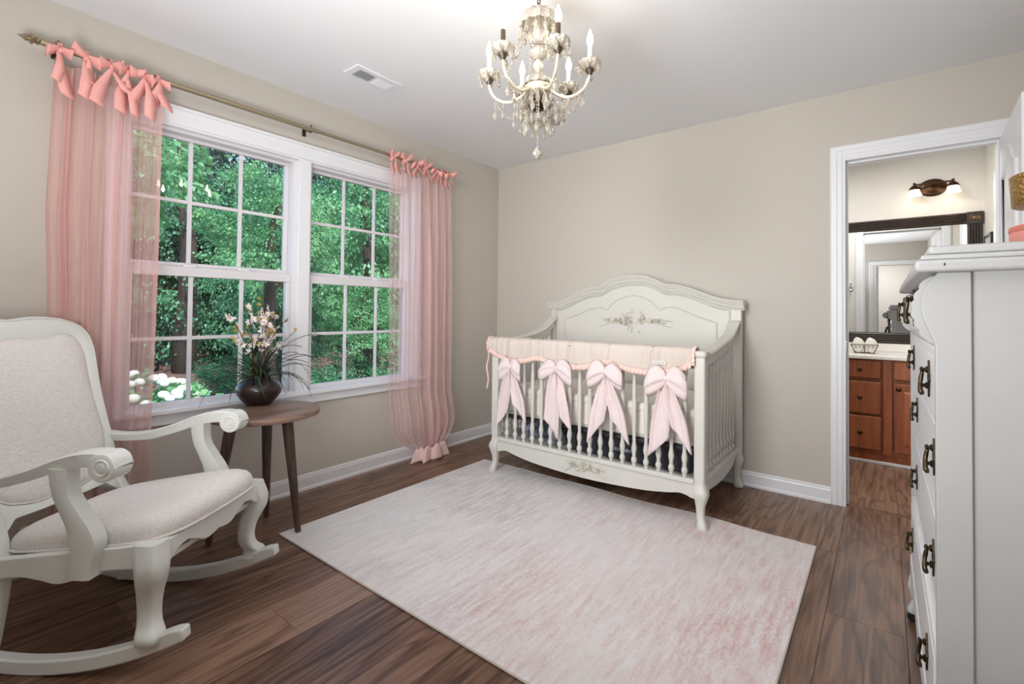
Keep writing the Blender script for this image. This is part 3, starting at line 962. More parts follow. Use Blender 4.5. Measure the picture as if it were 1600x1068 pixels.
for i in range(40): bp_.append(rugp(i / 40, 0))
for i in range(30): bp_.append(rugp(1, i / 30))
for i in range(40): bp_.append(rugp(1 - i / 40, 1))
for i in range(30): bp_.append(rugp(0, 1 - i / 30))
MB().tube([(x, y, z - .002) for x, y, z in bp_], .0042, 6, closed=True, caps=False).build('edge_binding', 'binding', rg, smooth=180)

# ================================================================== CRIB
cr = thing('baby_crib', 'cream white baby crib with a tall scalloped headboard against the beige wall', 'crib', (1.39, -.46, 0))
CX0, CX1, CYF, CYB = .697, 2.08, -.835, -.075        # post centres
TOPC = [(.650, 1.196), (.72, 1.203), (.778, 1.214), (.835, 1.236), (.892, 1.262), (.989, 1.300), (1.051, 1.316), (1.115, 1.318), (1.135, 1.326), (1.201, 1.364), (1.3, 1.391), (1.386, 1.396), (1.48, 1.388), (1.56, 1.358), (1.612, 1.326), (1.64, 1.321), (1.70, 1.319), (1.77, 1.302), (1.87, 1.265), (1.93, 1.240), (1.982, 1.222), (2.06, 1.208), (2.128, 1.202)]
def top_z(x):
    return interp(TOPC, x)
HX = [(.668 + (2.112 - .668) * i / 60) for i in range(61)]
poly = [(HX[0], .20)] + [(HX[-1], .20)] + [(x, top_z(x) - .03) for x in reversed(HX)]
MB().prism(poly, 'y', -.062, -.095).build('headboard', 'crib', cr, smooth=35)
# crown moulding: profile swept along the top curve (proud towards the room)
CP = [(.000, -.064), (.008, -.064), (.012, -.052), (.020, -.046), (.022, -.034), (.030, -.030), (.034, -.018), (.040, -.014), (.042, -.004), (.036, 0), (-.040, 0), (-.040, -.03), (-.032, -.034), (-.032, -.064)]
frames = []
xs = [.644 + (2.134 - .644) * i / 90 for i in range(91)]
for x in xs:
    frames.append(((x, -.095, top_z(x)), (0, -1, 0), (0, 0, 1)))
MB().sweep(CP, frames).build('crown_moulding', 'crib', cr, smooth=35)
def panel_line(dx0, dx1, drop, z_end, r_, name):
    P = [(dx0, -.096, z_end)]
    for i in range(61):
        x = lerp(dx0, dx1, i / 60)
        P.append((x, -.096, top_z(lerp(.668, 2.112, (x - dx0) / (dx1 - dx0)) if False else x) - drop))
    P.append((dx1, -.096, z_end))
    return MB().tube(P, r_, 6).build(name, 'crib', cr, smooth=60)
panel_line(.715, 2.045, .073, .45, .006, 'panel_bead')
# inner raised field with its own scalloped top
INN = [(.80, 1.055), (.85, 1.075), (.946, 1.109), (1.03, 1.143), (1.09, 1.155), (1.14, 1.150), (1.171, 1.137), (1.20, 1.170), (1.239, 1.203), (1.326, 1.238), (1.39, 1.245), (1.45, 1.236), (1.515, 1.203), (1.555, 1.165), (1.584, 1.138), (1.62, 1.155), (1.66, 1.162), (1.72, 1.150), (1.79, 1.118), (1.859, 1.090), (1.93, 1.067), (1.965, 1.055)]
field = [(.80, .45), (1.965, .45)] + [(x, z) for x, z in reversed(INN)]
MB().prism(field, 'y', -.094, -.0985).build('raised_panel', 'crib', cr, smooth=30)
MB().tube([(.80, -.098, .45)] + [(x, -.098, z) for x, z in INN] + [(1.965, -.098, .45)], .005, 6).build('panel_bead', 'crib', cr, smooth=60)
for x0, x1 in ((.664, .705), (2.055, 2.116)):
    bx('headboard_stile', 'crib', (x0, -.10, .2), (x1, -.055, min(top_z(x0), top_z(x1)) - .055), cr, bevel=.004)

def carving(name, cx, y, cz, sx, sz, seed, n_, parent, mat):
    """spray of carved roses and leaves with crossed ribbon stems"""
    r = random.Random(seed)
    b = MB()
    def blob(x, z, a, l_, wd, d):
        ca, sa = cos(a), sin(a)
        vs_ = []
        for t, q, h in ((0, 0, .2), (.3, .8, .6), (.3, -.8, .6), (.65, .9, .7), (.65, -.9, .7), (1, 0, .1), (.35, 0, 1), (.7, 0, 1)):
            px, pz = t * l_, q * wd
            vs_.append((x + px * ca - pz * sa, y - h * d, z + px * sa + pz * ca))
        b.add(vs_, [(0, 1, 6), (0, 6, 2), (1, 3, 7, 6), (2, 6, 7, 4), (3, 5, 7), (4, 7, 5), (0, 2, 4, 5, 3, 1)])
    def rose(x, z, q):
        for k in range(6):
            a = k * pi / 3 + r.random()
            blob(x + cos(a) * q * .35, z + sin(a) * q * .35, a, q * .8, q * .42, .015)
        for k in range(3):
            blob(x, z, k * 2.1 + r.random(), q * .5, q * .3, .022)
    for _ in range(n_):
        t = r.uniform(-1, 1)
        env = exp(-(t * 2.6) ** 2) * .8 + .28 * (1 - abs(t))
        z = cz + r.gauss(0, .34) * sz * env * 1.6
        rose(cx + t * sx * .72, z + .004, r.uniform(.011, .020) * (1.25 if abs(t) < .3 else .85))
    for _ in range(n_ * 3):
        t = r.uniform(-1, 1)
        env = exp(-(t * 2.4) ** 2) + .25 * (1 - abs(t))
        blob(cx + t * sx * .85, cz + r.uniform(-1, 1) * sz * env, r.uniform(0, 6.28), r.uniform(.018, .034), r.uniform(.005, .009), .011)
    for sx_, dz in ((-1, .018), (-1, -.05), (1, .0), (1, -.045)):
        b.tube([(cx + sx_ * sx * .25, y - .003, cz), (cx + sx_ * sx * .65, y - .004, cz + dz * .35), (cx + sx_ * sx, y - .003, cz + dz)], [.004, .0035, .003], 5)
    o = b.build(name, mat, parent, smooth=60)
    o['kind'] = 'stuff'
    return o
carving('floral_carving', 1.39, -.0985, 1.058, .285, .075, 5, 22, cr, 'cribcarve')

def sect(cx, cy, hx, hy, z, n=16, pw=.55):
    """superellipse ring"""
    out = []
    for k in range(n):
        a = 2 * pi * (k + .5) / n
        c, s = cos(a), sin(a)
        out.append((cx + hx * math.copysign(abs(c) ** pw, c), cy + hy * math.copysign(abs(s) ** pw, s), z))
    return out
def leg(name, cx, cy, ox, oy, secs, parent, mat, pw=.55):
    """secs: (z, outward offset, half size); offset goes along (ox,oy)"""
    return MB().loft([sect(cx + ox * d, cy + oy * d, h_, h_, z, 16, pw) for z, d, h_ in secs]).build(name, mat, parent, smooth=50)
LEGS = [(0, .016, .020), (.006, .020, .026), (.022, .020, .027), (.04, .012, .021), (.07, .004, .019), (.11, .003, .022), (.145, .007, .029), (.175, .011, .036), (.195, .008, .037), (.215, .002, .031), (.235, 0, .028), (.26, 0, .028)]
for px, sx in ((CX0, -1), (CX1, 1)):
    for py, sy in ((CYF, -1), (CYB, 1)):
        leg('cabriole_leg', px, py, sx * .8, sy * .8 if sy < 0 else .15, LEGS, cr, 'crib')
        if sy < 0:
            bx('corner_post', 'crib', (px - .028, py - .028, .245), (px + .028, py + .028, .895), cr, bevel=.009)
            MB().loft([sect(px, py, .029, .029, .885, pw=.4), sect(px, py, .036, .036, .893, pw=.4), sect(px, py, .039, .039, .902, pw=.4), sect(px, py, .038, .038, .915, pw=.4), sect(px, py, .030, .030, .921, pw=.4)]).build('post_cap', 'crib', cr, smooth=40)
        else:
            bx('corner_post', 'crib', (px - .028, py - .02, .245), (px + .028, py + .025, 1.10), cr, bevel=.006)
# front bottom rail and bowed apron
bx('bottom_rail', 'crib', (CX0 + .026, CYF - .026, .222), (CX1 - .026, CYF + .02, .250), cr, bevel=.006)
AP = [(.0, .150), (.02, .152), (.035, .160), (.06, .164), (.085, .158), (.13, .146), (.25, .126), (.5, .112), (.75, .126), (.87, .146), (.915, .158), (.94, .164), (.965, .160), (.98, .152), (1, .150)]
ax0, ax1 = CX0 + .02, CX1 - .02
top = [(ax0, .224), (ax1, .224)]
cur = smooth_pts([(lerp(ax0, ax1, t), z, 0) for t, z in AP], 4)
MB().prism([(ax0, .226)] + [(p.x, p.y) for p in cur] + [(ax1, .226)], 'y', CYF - .016, CYF + .006).build('front_apron', 'crib', cr, smooth=30)
carving('floral_carving', 1.405, CYF - .017, .180, .145, .022, 9, 12, cr, 'cribcarve')
bx('top_rail', 'crib', (CX0 + .026, CYF - .02, .855), (CX1 - .026, CYF + .02, .905), cr, bevel=.01)
SP = [(.0105, 0), (.0125, .004), (.009, .010), (.013, .016), (.0175, .032), (.014, .046), (.0085, .052), (.0125, .058), (.0095, .066), (.014, .080), (.0165, .100), (.013, .116), (.0095, .135), (.0125, .25), (.0135, .34), (.0120, .45), (.0090, .495), (.0130, .503), (.0095, .513), (.0165, .540), (.0130, .558), (.0085, .566), (.0125, .573), (.0125, .60)]
def spindle_mesh(h_):
    k = h_ / .60
    return MB().lathe([(r_ , z * k if z > .11 else z) for r_, z in SP], n=10).mesh('spindle', M['crib'], 60)
sm_ = spindle_mesh(.606)
def put(mesh, name, parent, loc):
    o = bpy.data.objects.new(name, mesh)
    COL.objects.link(o)
    o.parent = parent
    o.location = Vector(loc) - Vector(parent['_org'])
    o['_org'] = list(loc)
    return o
for k in range(18):
    put(sm_, 'spindle', cr, (lerp(.791, 1.998, k / 17), CYF, .250))
# side panels
SR = [(-.10, 1.075), (-.14, 1.066), (-.182, 1.040), (-.235, 1.010), (-.30, .985), (-.40, .962), (-.553, .938), (-.66, .922), (-.76, .912), (-.80, .911)]
SRP = [(y, z) for y, z, _ in [tuple(p) for p in smooth_pts([(y, z, 0) for y, z in SR], 3)]]
for sx in (CX0, CX1):
    prof = [(-.030, -.028), (.030, -.028), (.034, -.018), (.036, -.008), (.030, 0), (-.030, 0), (-.036, -.008), (-.034, -.018)]
    MB().sweep(prof, [((sx, y, z), (1, 0, 0), (0, 0, 1)) for y, z in SRP]).build('side_top_rail', 'crib', cr, smooth=40)
    MB().prism([(y, z - .026) for y, z in SRP] + [(y, z - .075) for y, z in reversed(SRP)], 'x', sx - .012, sx + .012).build('side_rail_board', 'crib', cr, smooth=40)
    bx('side_bottom_rail', 'crib', (sx - .022, CYF + .02, .225), (sx + .022, CYB - .015, .255), cr, bevel=.005)
    ca = smooth_pts([(lerp(CYF + .02, CYB - .015, t), z, 0) for t, z in ((0, .19), (.06, .178), (.15, .165), (.5, .150), (.8, .168), (.9, .2), (1, .21))], 4)
    MB().prism([(CYF + .02, .227)] + [(p.x, p.y) for p in ca] + [(CYB - .015, .227)], 'x', sx - .012, sx + .012).build('side_apron', 'crib', cr, smooth=30)
    for k in range(9):
        y = lerp(CYF + .09, -.185, k / 8)
        zt = interp(sorted(SRP), y) - .07
        me = sm_ if abs(zt - .255 - .6) < .005 else spindle_mesh(zt - .250)
        put(me, 'spindle', cr, (sx, y, .252))
bx('back_lower_rail', 'crib', (CX0 + .026, -.095, .222), (CX1 - .026, -.06, .30), cr)
bx('lower_deck', 'crib', (CX0 + .02, CYF + .03, .205), (CX1 - .02, CYB - .02, .222), cr)
bx('mattress_support', 'leather', (CX0 + .035, CYF + .05, .375), (CX1 - .035, CYB - .03, .392), cr)

mt = thing('crib_mattress', 'cream crib mattress lying inside the crib behind the spindles', 'mattress', (1.39, -.455, .392))
bx('mattress_body', 'mattress', (CX0 + .04, CYF + .052, .393), (CX1 - .04, CYB - .04, .565), mt, bevel=.03, seg=4)
MB().tube([(CX0 + .05, CYF + .052, .425), (CX1 - .05, CYF + .052, .425)], .005, 6).build('mattress_piping', 'mattress', mt, smooth=180)
bx('fitted_sheet', 'mattress', (CX0 + .037, CYF + .049, .54), (CX1 - .037, CYB - .037, .60), mt, bevel=.026, seg=4)

# stored under the mattress
sb = thing('storage_box', 'long charcoal fabric storage box under the crib mattress at the right', 'box', (1.58, -.44, .222))
bx('box_body', 'leather', (1.20, CYF + .12, .223), (1.99, CYB - .10, .368), sb, bevel=.012)
bx('lid_rim', 'leather', (1.195, CYF + .115, .345), (1.995, CYB - .095, .370), sb, bevel=.004)
bx('handle_strap', 'navy', (1.52, CYF + .106, .28), (1.66, CYF + .116, .30), sb, bevel=.003)
def heap(name, label, cat, x0, x1, y0, y1, z0, z1, seed, mat):
    r = random.Random(seed)
    ph = [r.uniform(0, 6) for _ in range(6)]
    b = MB()
    def fn(u, v_):
        a, q = 2 * pi * u, pi * v_
        d = 1 + .10 * sin(3 * a + ph[0]) * sin(q) + .07 * sin(7 * a + ph[1] + 3 * q) + .05 * sin(11 * q + ph[2])
        s = sin(q) ** .5
        return ((x0 + x1) / 2 + (x1 - x0) / 2.2 * cos(a) * s * d, (y0 + y1) / 2 + (y1 - y0) / 2.2 * sin(a) * s * d, lerp(z0, z1, (1 - math.copysign(abs(cos(q)) ** .6, cos(q))) / 2))
    b.grid(fn, 40, 20, wrap=True)
    return tag(b.build(name, mat, None, smooth=180, loc=((x0 + x1) / 2, (y0 + y1) / 2, z0)), label, cat)
heap('folded_blanket', 'navy and white patterned blanket bundled under the crib mattress at the left', 'blanket', .76, .98, -.70, -.35, .223, .352, 3, 'navy')
heap('grey_pouch', 'small grey pouch beside the storage box under the crib mattress', 'pouch', 1.03, 1.16, -.74, -.52, .223, .325, 6, pmat('grey_cloth', (150, 156, 170), .8, var=.3, scale=20))

# ------------------------------------------------------------------ teething rail cover with ruffle and bows
rc = thing('crib_rail_cover', 'taupe padded rail cover with pink ruffle draped over the front rail of the crib', 'rail cover', (1.37, CYF, .905))
SC = [(.668, .850), (.70, .833), (.76, .812), (.82, .795), (.875, .789), (.93, .792), (.99, .803), (1.04, .818), (1.07, .822), (1.10, .818), (1.16, .804), (1.24, .791), (1.34, .785), (1.41, .790), (1.48, .808), (1.54, .827), (1.575, .831), (1.61, .826), (1.66, .810), (1.72, .797), (1.80, .793), (1.87, .798), (1.94, .812), (2.0, .830), (2.035, .848)]
RX = (.655, 2.045)
def drape(u, v_):
    x = lerp(RX[0], RX[1], u)
    zf = interp(SC, x) + .008
    # path: front bottom -> over the rail -> back bottom
    L1 = .912 - zf
    pts = [(CYF - .043, zf), (CYF - .046, zf + L1 * .5), (CYF - .044, .900), (CYF - .032, .928), (CYF, .937), (CYF + .032, .928), (CYF + .044, .900), (CYF + .042, .82)]
    t = v_ * 7
    i = min(int(t), 6)
    y, z = lerp(pts[i][0], pts[i + 1][0], t - i), lerp(pts[i][1], pts[i + 1][1], t - i)
    g_ = sin(x * 95 + 3 * sin(x * 17)) * .5 + sin(x * 51 + 1.3) * .5
    puff = .010 * g_ * (.35 + .65 * abs(sin(pi * min(1, v_ * 2.2))))
    for xb in (.82, 1.0, 1.075, 1.30, 1.57, 1.83):            # quilting tucks
        puff -= .014 * exp(-((x - xb - .02 * (v_ - .3)) / .008) ** 2)
    if z > .915: return (x, y, z + puff * .7)
    return (x, y + (-puff if y < CYF else puff), z)
MB().grid(drape, 260, 29).build('padded_cover', 'railcover', rc, smooth=180, solid=.006)
def ruf(u, v_):
    # along the scalloped hem, then up the two short ends
    s = u
    x = lerp(RX[0] + .005, RX[1] - .004, s)
    z = interp(SC, x)
    pl = sin(s * 2 * pi * 62)
    return (x + .003 * cos(s * 2 * pi * 62), CYF - .048 - .006 * pl * (v_ * .8 + .2), z + .014 - .034 * v_ + .003 * pl)
MB().grid(ruf, 620, 4).build('ruffle_trim', 'ruffle', rc, smooth=180, solid=.002)
for xe, sg in ((RX[0], -1), (RX[1], 1)):
    def ruf2(u, v_):
        zb = .845
        pts = [(CYF - .046, zb), (CYF - .047, .90), (CYF - .033, .931), (CYF, .940), (CYF + .033, .931), (CYF + .046, .90), (CYF + .044, .83)]
        t = u * 6
        i = min(int(t), 5)
        y, z = lerp(pts[i][0], pts[i + 1][0], t - i), lerp(pts[i][1], pts[i + 1][1], t - i)
        pl = sin(u * 2 * pi * 13)
        return (xe + sg * (.001 + .017 * v_) , y + .004 * pl * (v_ + .2) * (1 if z < .92 else .2), z + (.004 * pl * (v_ + .2) if z > .92 else 0))
    MB().grid(ruf2, 130, 4).build('ruffle_end', 'ruffle', rc, smooth=180, solid=.002)
bx('care_tag', 'tag', (1.845, CYF - .062, .842), (1.915, CYF - .0605, .856), rc)
for k, (a, b) in enumerate(((1.850, 1.866), (1.869, 1.884), (1.887, 1.908))):
    bx('tag_print', 'ink', (a, CYF - .0628, .848), (b, CYF - .0618, .851), rc)
MB().grid(lambda u, v_: (.648 + .006 * (u - .5) + .006 * sin(v_ * 11), CYF - .050 + .010 * u + .004 * sin(v_ * 9), lerp(.85, .575, v_)), 3, 20).build('tie_ribbon', 'ruffle', rc, smooth=180, solid=.003)

def bow(parent, c, seed, wl, hl, tails, mat='bow', droop=.42):
    """two gathered puffy loops, a knot and two broad tails; faces -y"""
    r = random.Random(seed)
    c = Vector(c)
    root = None
    kb = MB().lathe([(.002, -.017), (.012, -.014), (.016, 0), (.012, .014), (.002, .017)], n=12, rib=lambda a, z: .12 * sin(5 * a))
    kb.v = [(c.x + a, c.y - .022 + b, c.z + q) for a, b, q in kb.v]
    root = kb.build('bow_knot', mat, parent, smooth=180)
    for sg in (-1, 1):
        ph = r.uniform(0, 6)
        w_ = wl * r.uniform(.92, 1.1)
        h_ = hl * r.uniform(.9, 1.12)
        def fn(u, v_):
            a = 2 * pi * u
            t = v_                                    # 0 at the knot, 1 at the outer end
            open_ = (sin(pi * min(1, t * .62 + .08)) ** .8)
            fold = 1 + .22 * sin(5 * a + ph) * (1 - t * .5) + .10 * sin(9 * a + ph * 2) + .05 * sin(14 * a + ph * 3)
            x = w_ * (t - .12 * (1 - cos(a)) * t)
            yy = -.020 - .026 * open_ * cos(a) * fold
            zz = h_ * .5 * open_ * sin(a) * fold - droop * h_ * t * t + .01 * t
            if t > .9:
                yy *= .86
            return (c.x + sg * x, c.y + yy, c.z + zz)
        MB().grid(fn, 30, 13, wrap=True).build('bow_loop', mat, root, smooth=180, solid=.002)
    for (tx, tz, wd, skew) in tails:
        ph = r.uniform(0, 6)
        def fn(u, v_):
            t = v_
            cx = lerp(c.x + (.008 if tx > c.x else -.008), tx, t ** .9)
            wdt = lerp(.018, wd, min(1, t * 1.7) ** .7)
            x = cx + (u - .5) * wdt
            z = lerp(c.z - .004, tz + skew * (u - .5), t)
            y = c.y - .012 + (.010 * sin(u * 8 + ph) + .006 * sin(u * 14 + ph)) * (1.15 - .6 * t) + .006 * sin(t * 5 + ph)
            return (x, y - .004, z)
        MB().grid(fn, 14, 22).build('bow_tail', mat, root, smooth=180, solid=.0015)
    return root
BY = CYF - .048
bow(rc, (.866, BY, .748), 1, .092, .118, [(.79, .385, .105, .12), (.945, .445, .11, -.11)])
bow(rc, (1.226, BY, .765), 2, .114, .112, [(1.190, .385, .105, -.12), (1.290, .43, .105, -.11)], droop=.5)
bow(rc, (1.562, BY, .775), 3, .112, .135, [(1.500, .415, .11, .14), (1.660, .44, .11, -.13)])
bow(rc, (1.921, BY, .768), 4, .124, .135, [(1.880, .395, .11, .11), (2.005, .45, .105, -.13)], droop=.4)

# ================================================================== CURTAIN ROD AND CURTAINS
RODX, RODZ = .085, 2.213
rod = thing('curtain_rod', 'long brushed metal curtain rod with finials above the window', 'curtain rod', (RODX, -1.9, RODZ))
MB().tube([(RODX, -3.085, RODZ), (RODX, -1.86, RODZ)], .0135, 12).build('rod', 'brassrod', rod, smooth=40)
MB().tube([(RODX, -1.90, RODZ), (RODX, -.725, RODZ + .003)], .0105, 12).build('rod_extension', 'brassrod', rod, smooth=40)
def finial(y, sg, nm):
    prof = [(.004, 0), (.016, .004), (.018, .010), (.010, .016), (.019, .022), (.022, .028), (.012, .036), (.016, .042), (.008, .052), (.004, .060), (.001, .068)]
    b = MB().lathe(prof, n=14)
    b.v = [(RODX + a, y + sg * q, RODZ + c_) for a, c_, q in b.v]
    b.build(nm, 'brassrod', rod, smooth=40)
finial(-3.085, -1, 'finial')
b = MB().lathe([(.001, -.024), (.014, -.020), (.023, -.006), (.023, .006), (.014, .020), (.001, .024)], n=8)
b.v = [(RODX + x, -.690 + y, RODZ + z) for x, y, z in b.v]
b.build('crystal_finial', 'chrome', rod)
for y in (-3.03, -1.90, -.75):
    br = MB().tube([(0, y, RODZ + .012), (.03, y, RODZ + .010), (RODX, y, RODZ - .016)], .006, 8).build('bracket', 'antique', rod, smooth=60)
    bx('bracket_plate', 'antique', (0, y - .012, RODZ - .025), (.005, y + .012, RODZ + .04), br, bevel=.003)
    MB().tube([(RODX, y, RODZ + .010), (RODX, y, RODZ + .028)], .004, 6).build('set_screw', 'antique', br)

def curtain(name, label, mat, top, mid, bot, ties, seed, nf, hem):
    """cloth panel hung by ribbons; top/mid/bot = (y0,y1) of the edges, ties = y of every ribbon, hem='tied' or 'straight'"""
    r = random.Random(seed)
    ct_ = thing(name, label, 'curtain', (RODX, (top[0] + top[1]) / 2, 0))
    ph = [r.uniform(0, 6.28) for _ in range(10)]
    zt0 = 2.165
    dens = lambda u: u                                    # set per curtain below
    if hem == 'tied':
        dens = lambda u: u ** .62 if u > 0 else 0          # cloth gathers towards the right edge
    else:
        dens = lambda u: 1 - (1 - u) ** .80
    def fn(u, v_):
        s = dens(u)
        # width of the panel down its height
        yl = interp([(0, top[0]), (.3, mid[0]), (.8, bot[0]), (1, bot[0])], v_)
        yr = interp([(0, top[1]), (.3, mid[1]), (.8, bot[1]), (1, bot[1])], v_)
        y = lerp(yl, yr, s)
        # scalloped top edge between ribbons
        dn = min(abs(y - t) for t in ties) if v_ < .12 else 0
        z = lerp(zt0, .085 if hem == 'tied' else .06, v_)
        z -= (1 - min(1, v_ / .1)) * min(.075, dn * .9)
        amp = .030 * (.55 + .45 * min(1, v_ * 3)) * (1 if hem != 'tied' else lerp(.5, 1.15, u))
        th = 2 * pi * nf * u
        th += 1.3 * sin(u * 5 + ph[8]) + .7 * sin(u * 11 + ph[9])
        f_ = .9 * sin(th + ph[0] + .8 * sin(v_ * 3 + ph[1])) + .55 * sin(1.7 * th + ph[2] + .9 * sin(v_ * 4.1 + ph[3])) * (.4 + .6 * sin(u * 7 + ph[5]) ** 2) + .20 * sin(4.3 * th + ph[4] + v_)
        x = RODX + .012 + amp * f_
        fo = .038 * u * (.6 + .4 * min(1, v_ * 3)) if hem == 'tied' else .026 * (1 - .85 * u)
        y += fo * sin(th + ph[0] + 1.5 + .5 * sin(v_ * 3 + ph[1])) * (1 - abs(2 * u - 1) ** 6)
        y += .006 * sin(2.3 * th + ph[5] + v_ * 2) * (1 - abs(2 * u - 1))
        if hem == 'tied':
            # balloon out, then pulled into an ankle band
            bl = max(0, (v_ - .80) / .20)
            x += .035 * sin(pi * min(1, bl * .9))
            cen = -.93
            k = interp([(0, 1), (.55, .98), (.8, .80), (.93, .52), (1, .46)], bl)
            y = cen + (y - cen) * k
            x = RODX + .03 + (x - RODX - .03) * (1 + .4 * bl)
        return (max(.03, x), y, z)
    NU_, NV_ = 230, 70
    MB().grid(fn, NU_, NV_).build('panel', mat, ct_, smooth=180)
    if hem == 'tied':
        def ru(u, v_):
            a = 2 * pi * u
            pl = 1 + (.10 + .14 * v_) * sin(a * 7 + ph[6]) + .08 * sin(a * 12 + ph[7])
            ry, rx = lerp(.115, .150, v_) * pl, lerp(.035, .058, v_) * pl
            zz = interp([(0, .082), (.25, .105 + .012 * sin(a * 9)), (1, .004)], v_)
            return (RODX + .045 + rx * cos(a), -.925 + ry * sin(a), max(.003, zz + .006 * sin(a * 5 + 1) * v_))
        MB().grid(ru, 110, 9, wrap=True).build('hem_ruffle', 'hem', ct_, smooth=180, solid=.002)
    else:
        def hemf(u, v_):
            return (fn(.985 + .015 * u, v_)[0] + .004, fn(1, v_)[1] - .012 + .012 * u, fn(1, v_)[2])
        MB().grid(hemf, 3, 70).build('side_hem', 'sheer', ct_, smooth=180)
    for i_, ty in enumerate(ties):
        b0 = MB().tube([(RODX + .020 * cos(a), ty + .004 * sin(a * 2), RODZ - .006 + .026 * sin(a)) for a in [2 * pi * k / 14 for k in range(14)]], .010, 6, closed=True, caps=False, flat=.35).build('tie_loop', 'tie', ct_, smooth=180)
        kn = Vector((RODX + .030, ty, RODZ - .022))
        k_ = MB().lathe([(.002, -.014), (.011, -.009), (.014, 0), (.011, .009), (.002, .014)], n=10)
        k_.v = [(kn.x + a, kn.y + b, kn.z + q) for a, b, q in k_.v]
        k_.build('tie_knot', 'tie', b0, smooth=180)
        for sg in (-1, 1):
            L = r.uniform(.035, .062)
            a0 = r.uniform(-.9, .9)
            wd = r.uniform(.034, .052)
            tw = r.uniform(-.5, .5)
            # bow loop: ribbon out and back
            P = []
            for k in range(13):
                q = k / 12
                rr = sin(pi * q)
                ang = a0 + (q - .5) * .55
                P.append((kn.x + .008 + .020 * rr * (1 if q < .5 else -.3), kn.y + sg * L * rr * cos(ang), kn.z + L * rr * sin(ang) * .8 + .006))
            g_ = MB()
            vs_ = []
            for k, p in enumerate(P):
                wq = wd * (.35 + .65 * sin(pi * k / 12))
                vs_ += [(p[0] - .3 * wq, p[1] + tw * wq * .4, p[2] - wq * .5), (p[0] + .3 * wq, p[1] - tw * wq * .4, p[2] + wq * .5)]
            g_.add(vs_, [(2 * k, 2 * k + 1, 2 * k + 3, 2 * k + 2) for k in range(12)])
            g_.build('tie_bow', 'tie', b0, smooth=180, solid=.0015)
            # tail
            tl = r.uniform(.10, .20) if hem != 'tied' else r.uniform(.06, .13)
            dx, dy = r.uniform(0, .03), sg * r.uniform(.01, .055)
            wt2 = r.uniform(.032, .056)
            pz = r.uniform(0, 6)
            vs_ = []
            for k in range(9):
                q = k / 8
                cx_, cy_, cz_ = kn.x + .010 + dx * q + .006 * sin(q * 5 + pz), kn.y + dy * q ** .8 + .006 * sin(q * 4 + pz), kn.z - tl * q
                wq = lerp(.012, wt2, min(1, q * 1.6))
                vs_ += [(cx_ + .25 * wq, cy_ - wq / 2, cz_ + (.010 if k == 8 else 0)), (cx_ - .15 * wq, cy_ + wq / 2, cz_ - (.006 if k == 8 else 0))]
            MB().add(vs_, [(2 * k, 2 * k + 1, 2 * k + 3, 2 * k + 2) for k in range(8)]).build('tie_tail', 'tie', b0, smooth=180, solid=.0015)
    return ct_
curtain('curtain', 'pink gauze curtain left of the window, behind the rocking chair', 'sheer', (-3.045, -2.665), (-3.06, -2.672), (-3.03, -2.69), [-3.03, -2.945, -2.86, -2.80, -2.74, -2.685], 31, 5.2, 'straight')
curtain('curtain', 'pale pink sheer curtain right of the window, its hem gathered on the floor', 'sheerr', (-1.325, -.735), (-1.318, -.725), (-1.315, -.72), [-1.305, -1.20, -1.09, -1.0, -.90, -.83, -.765], 47, 6.2, 'tied')
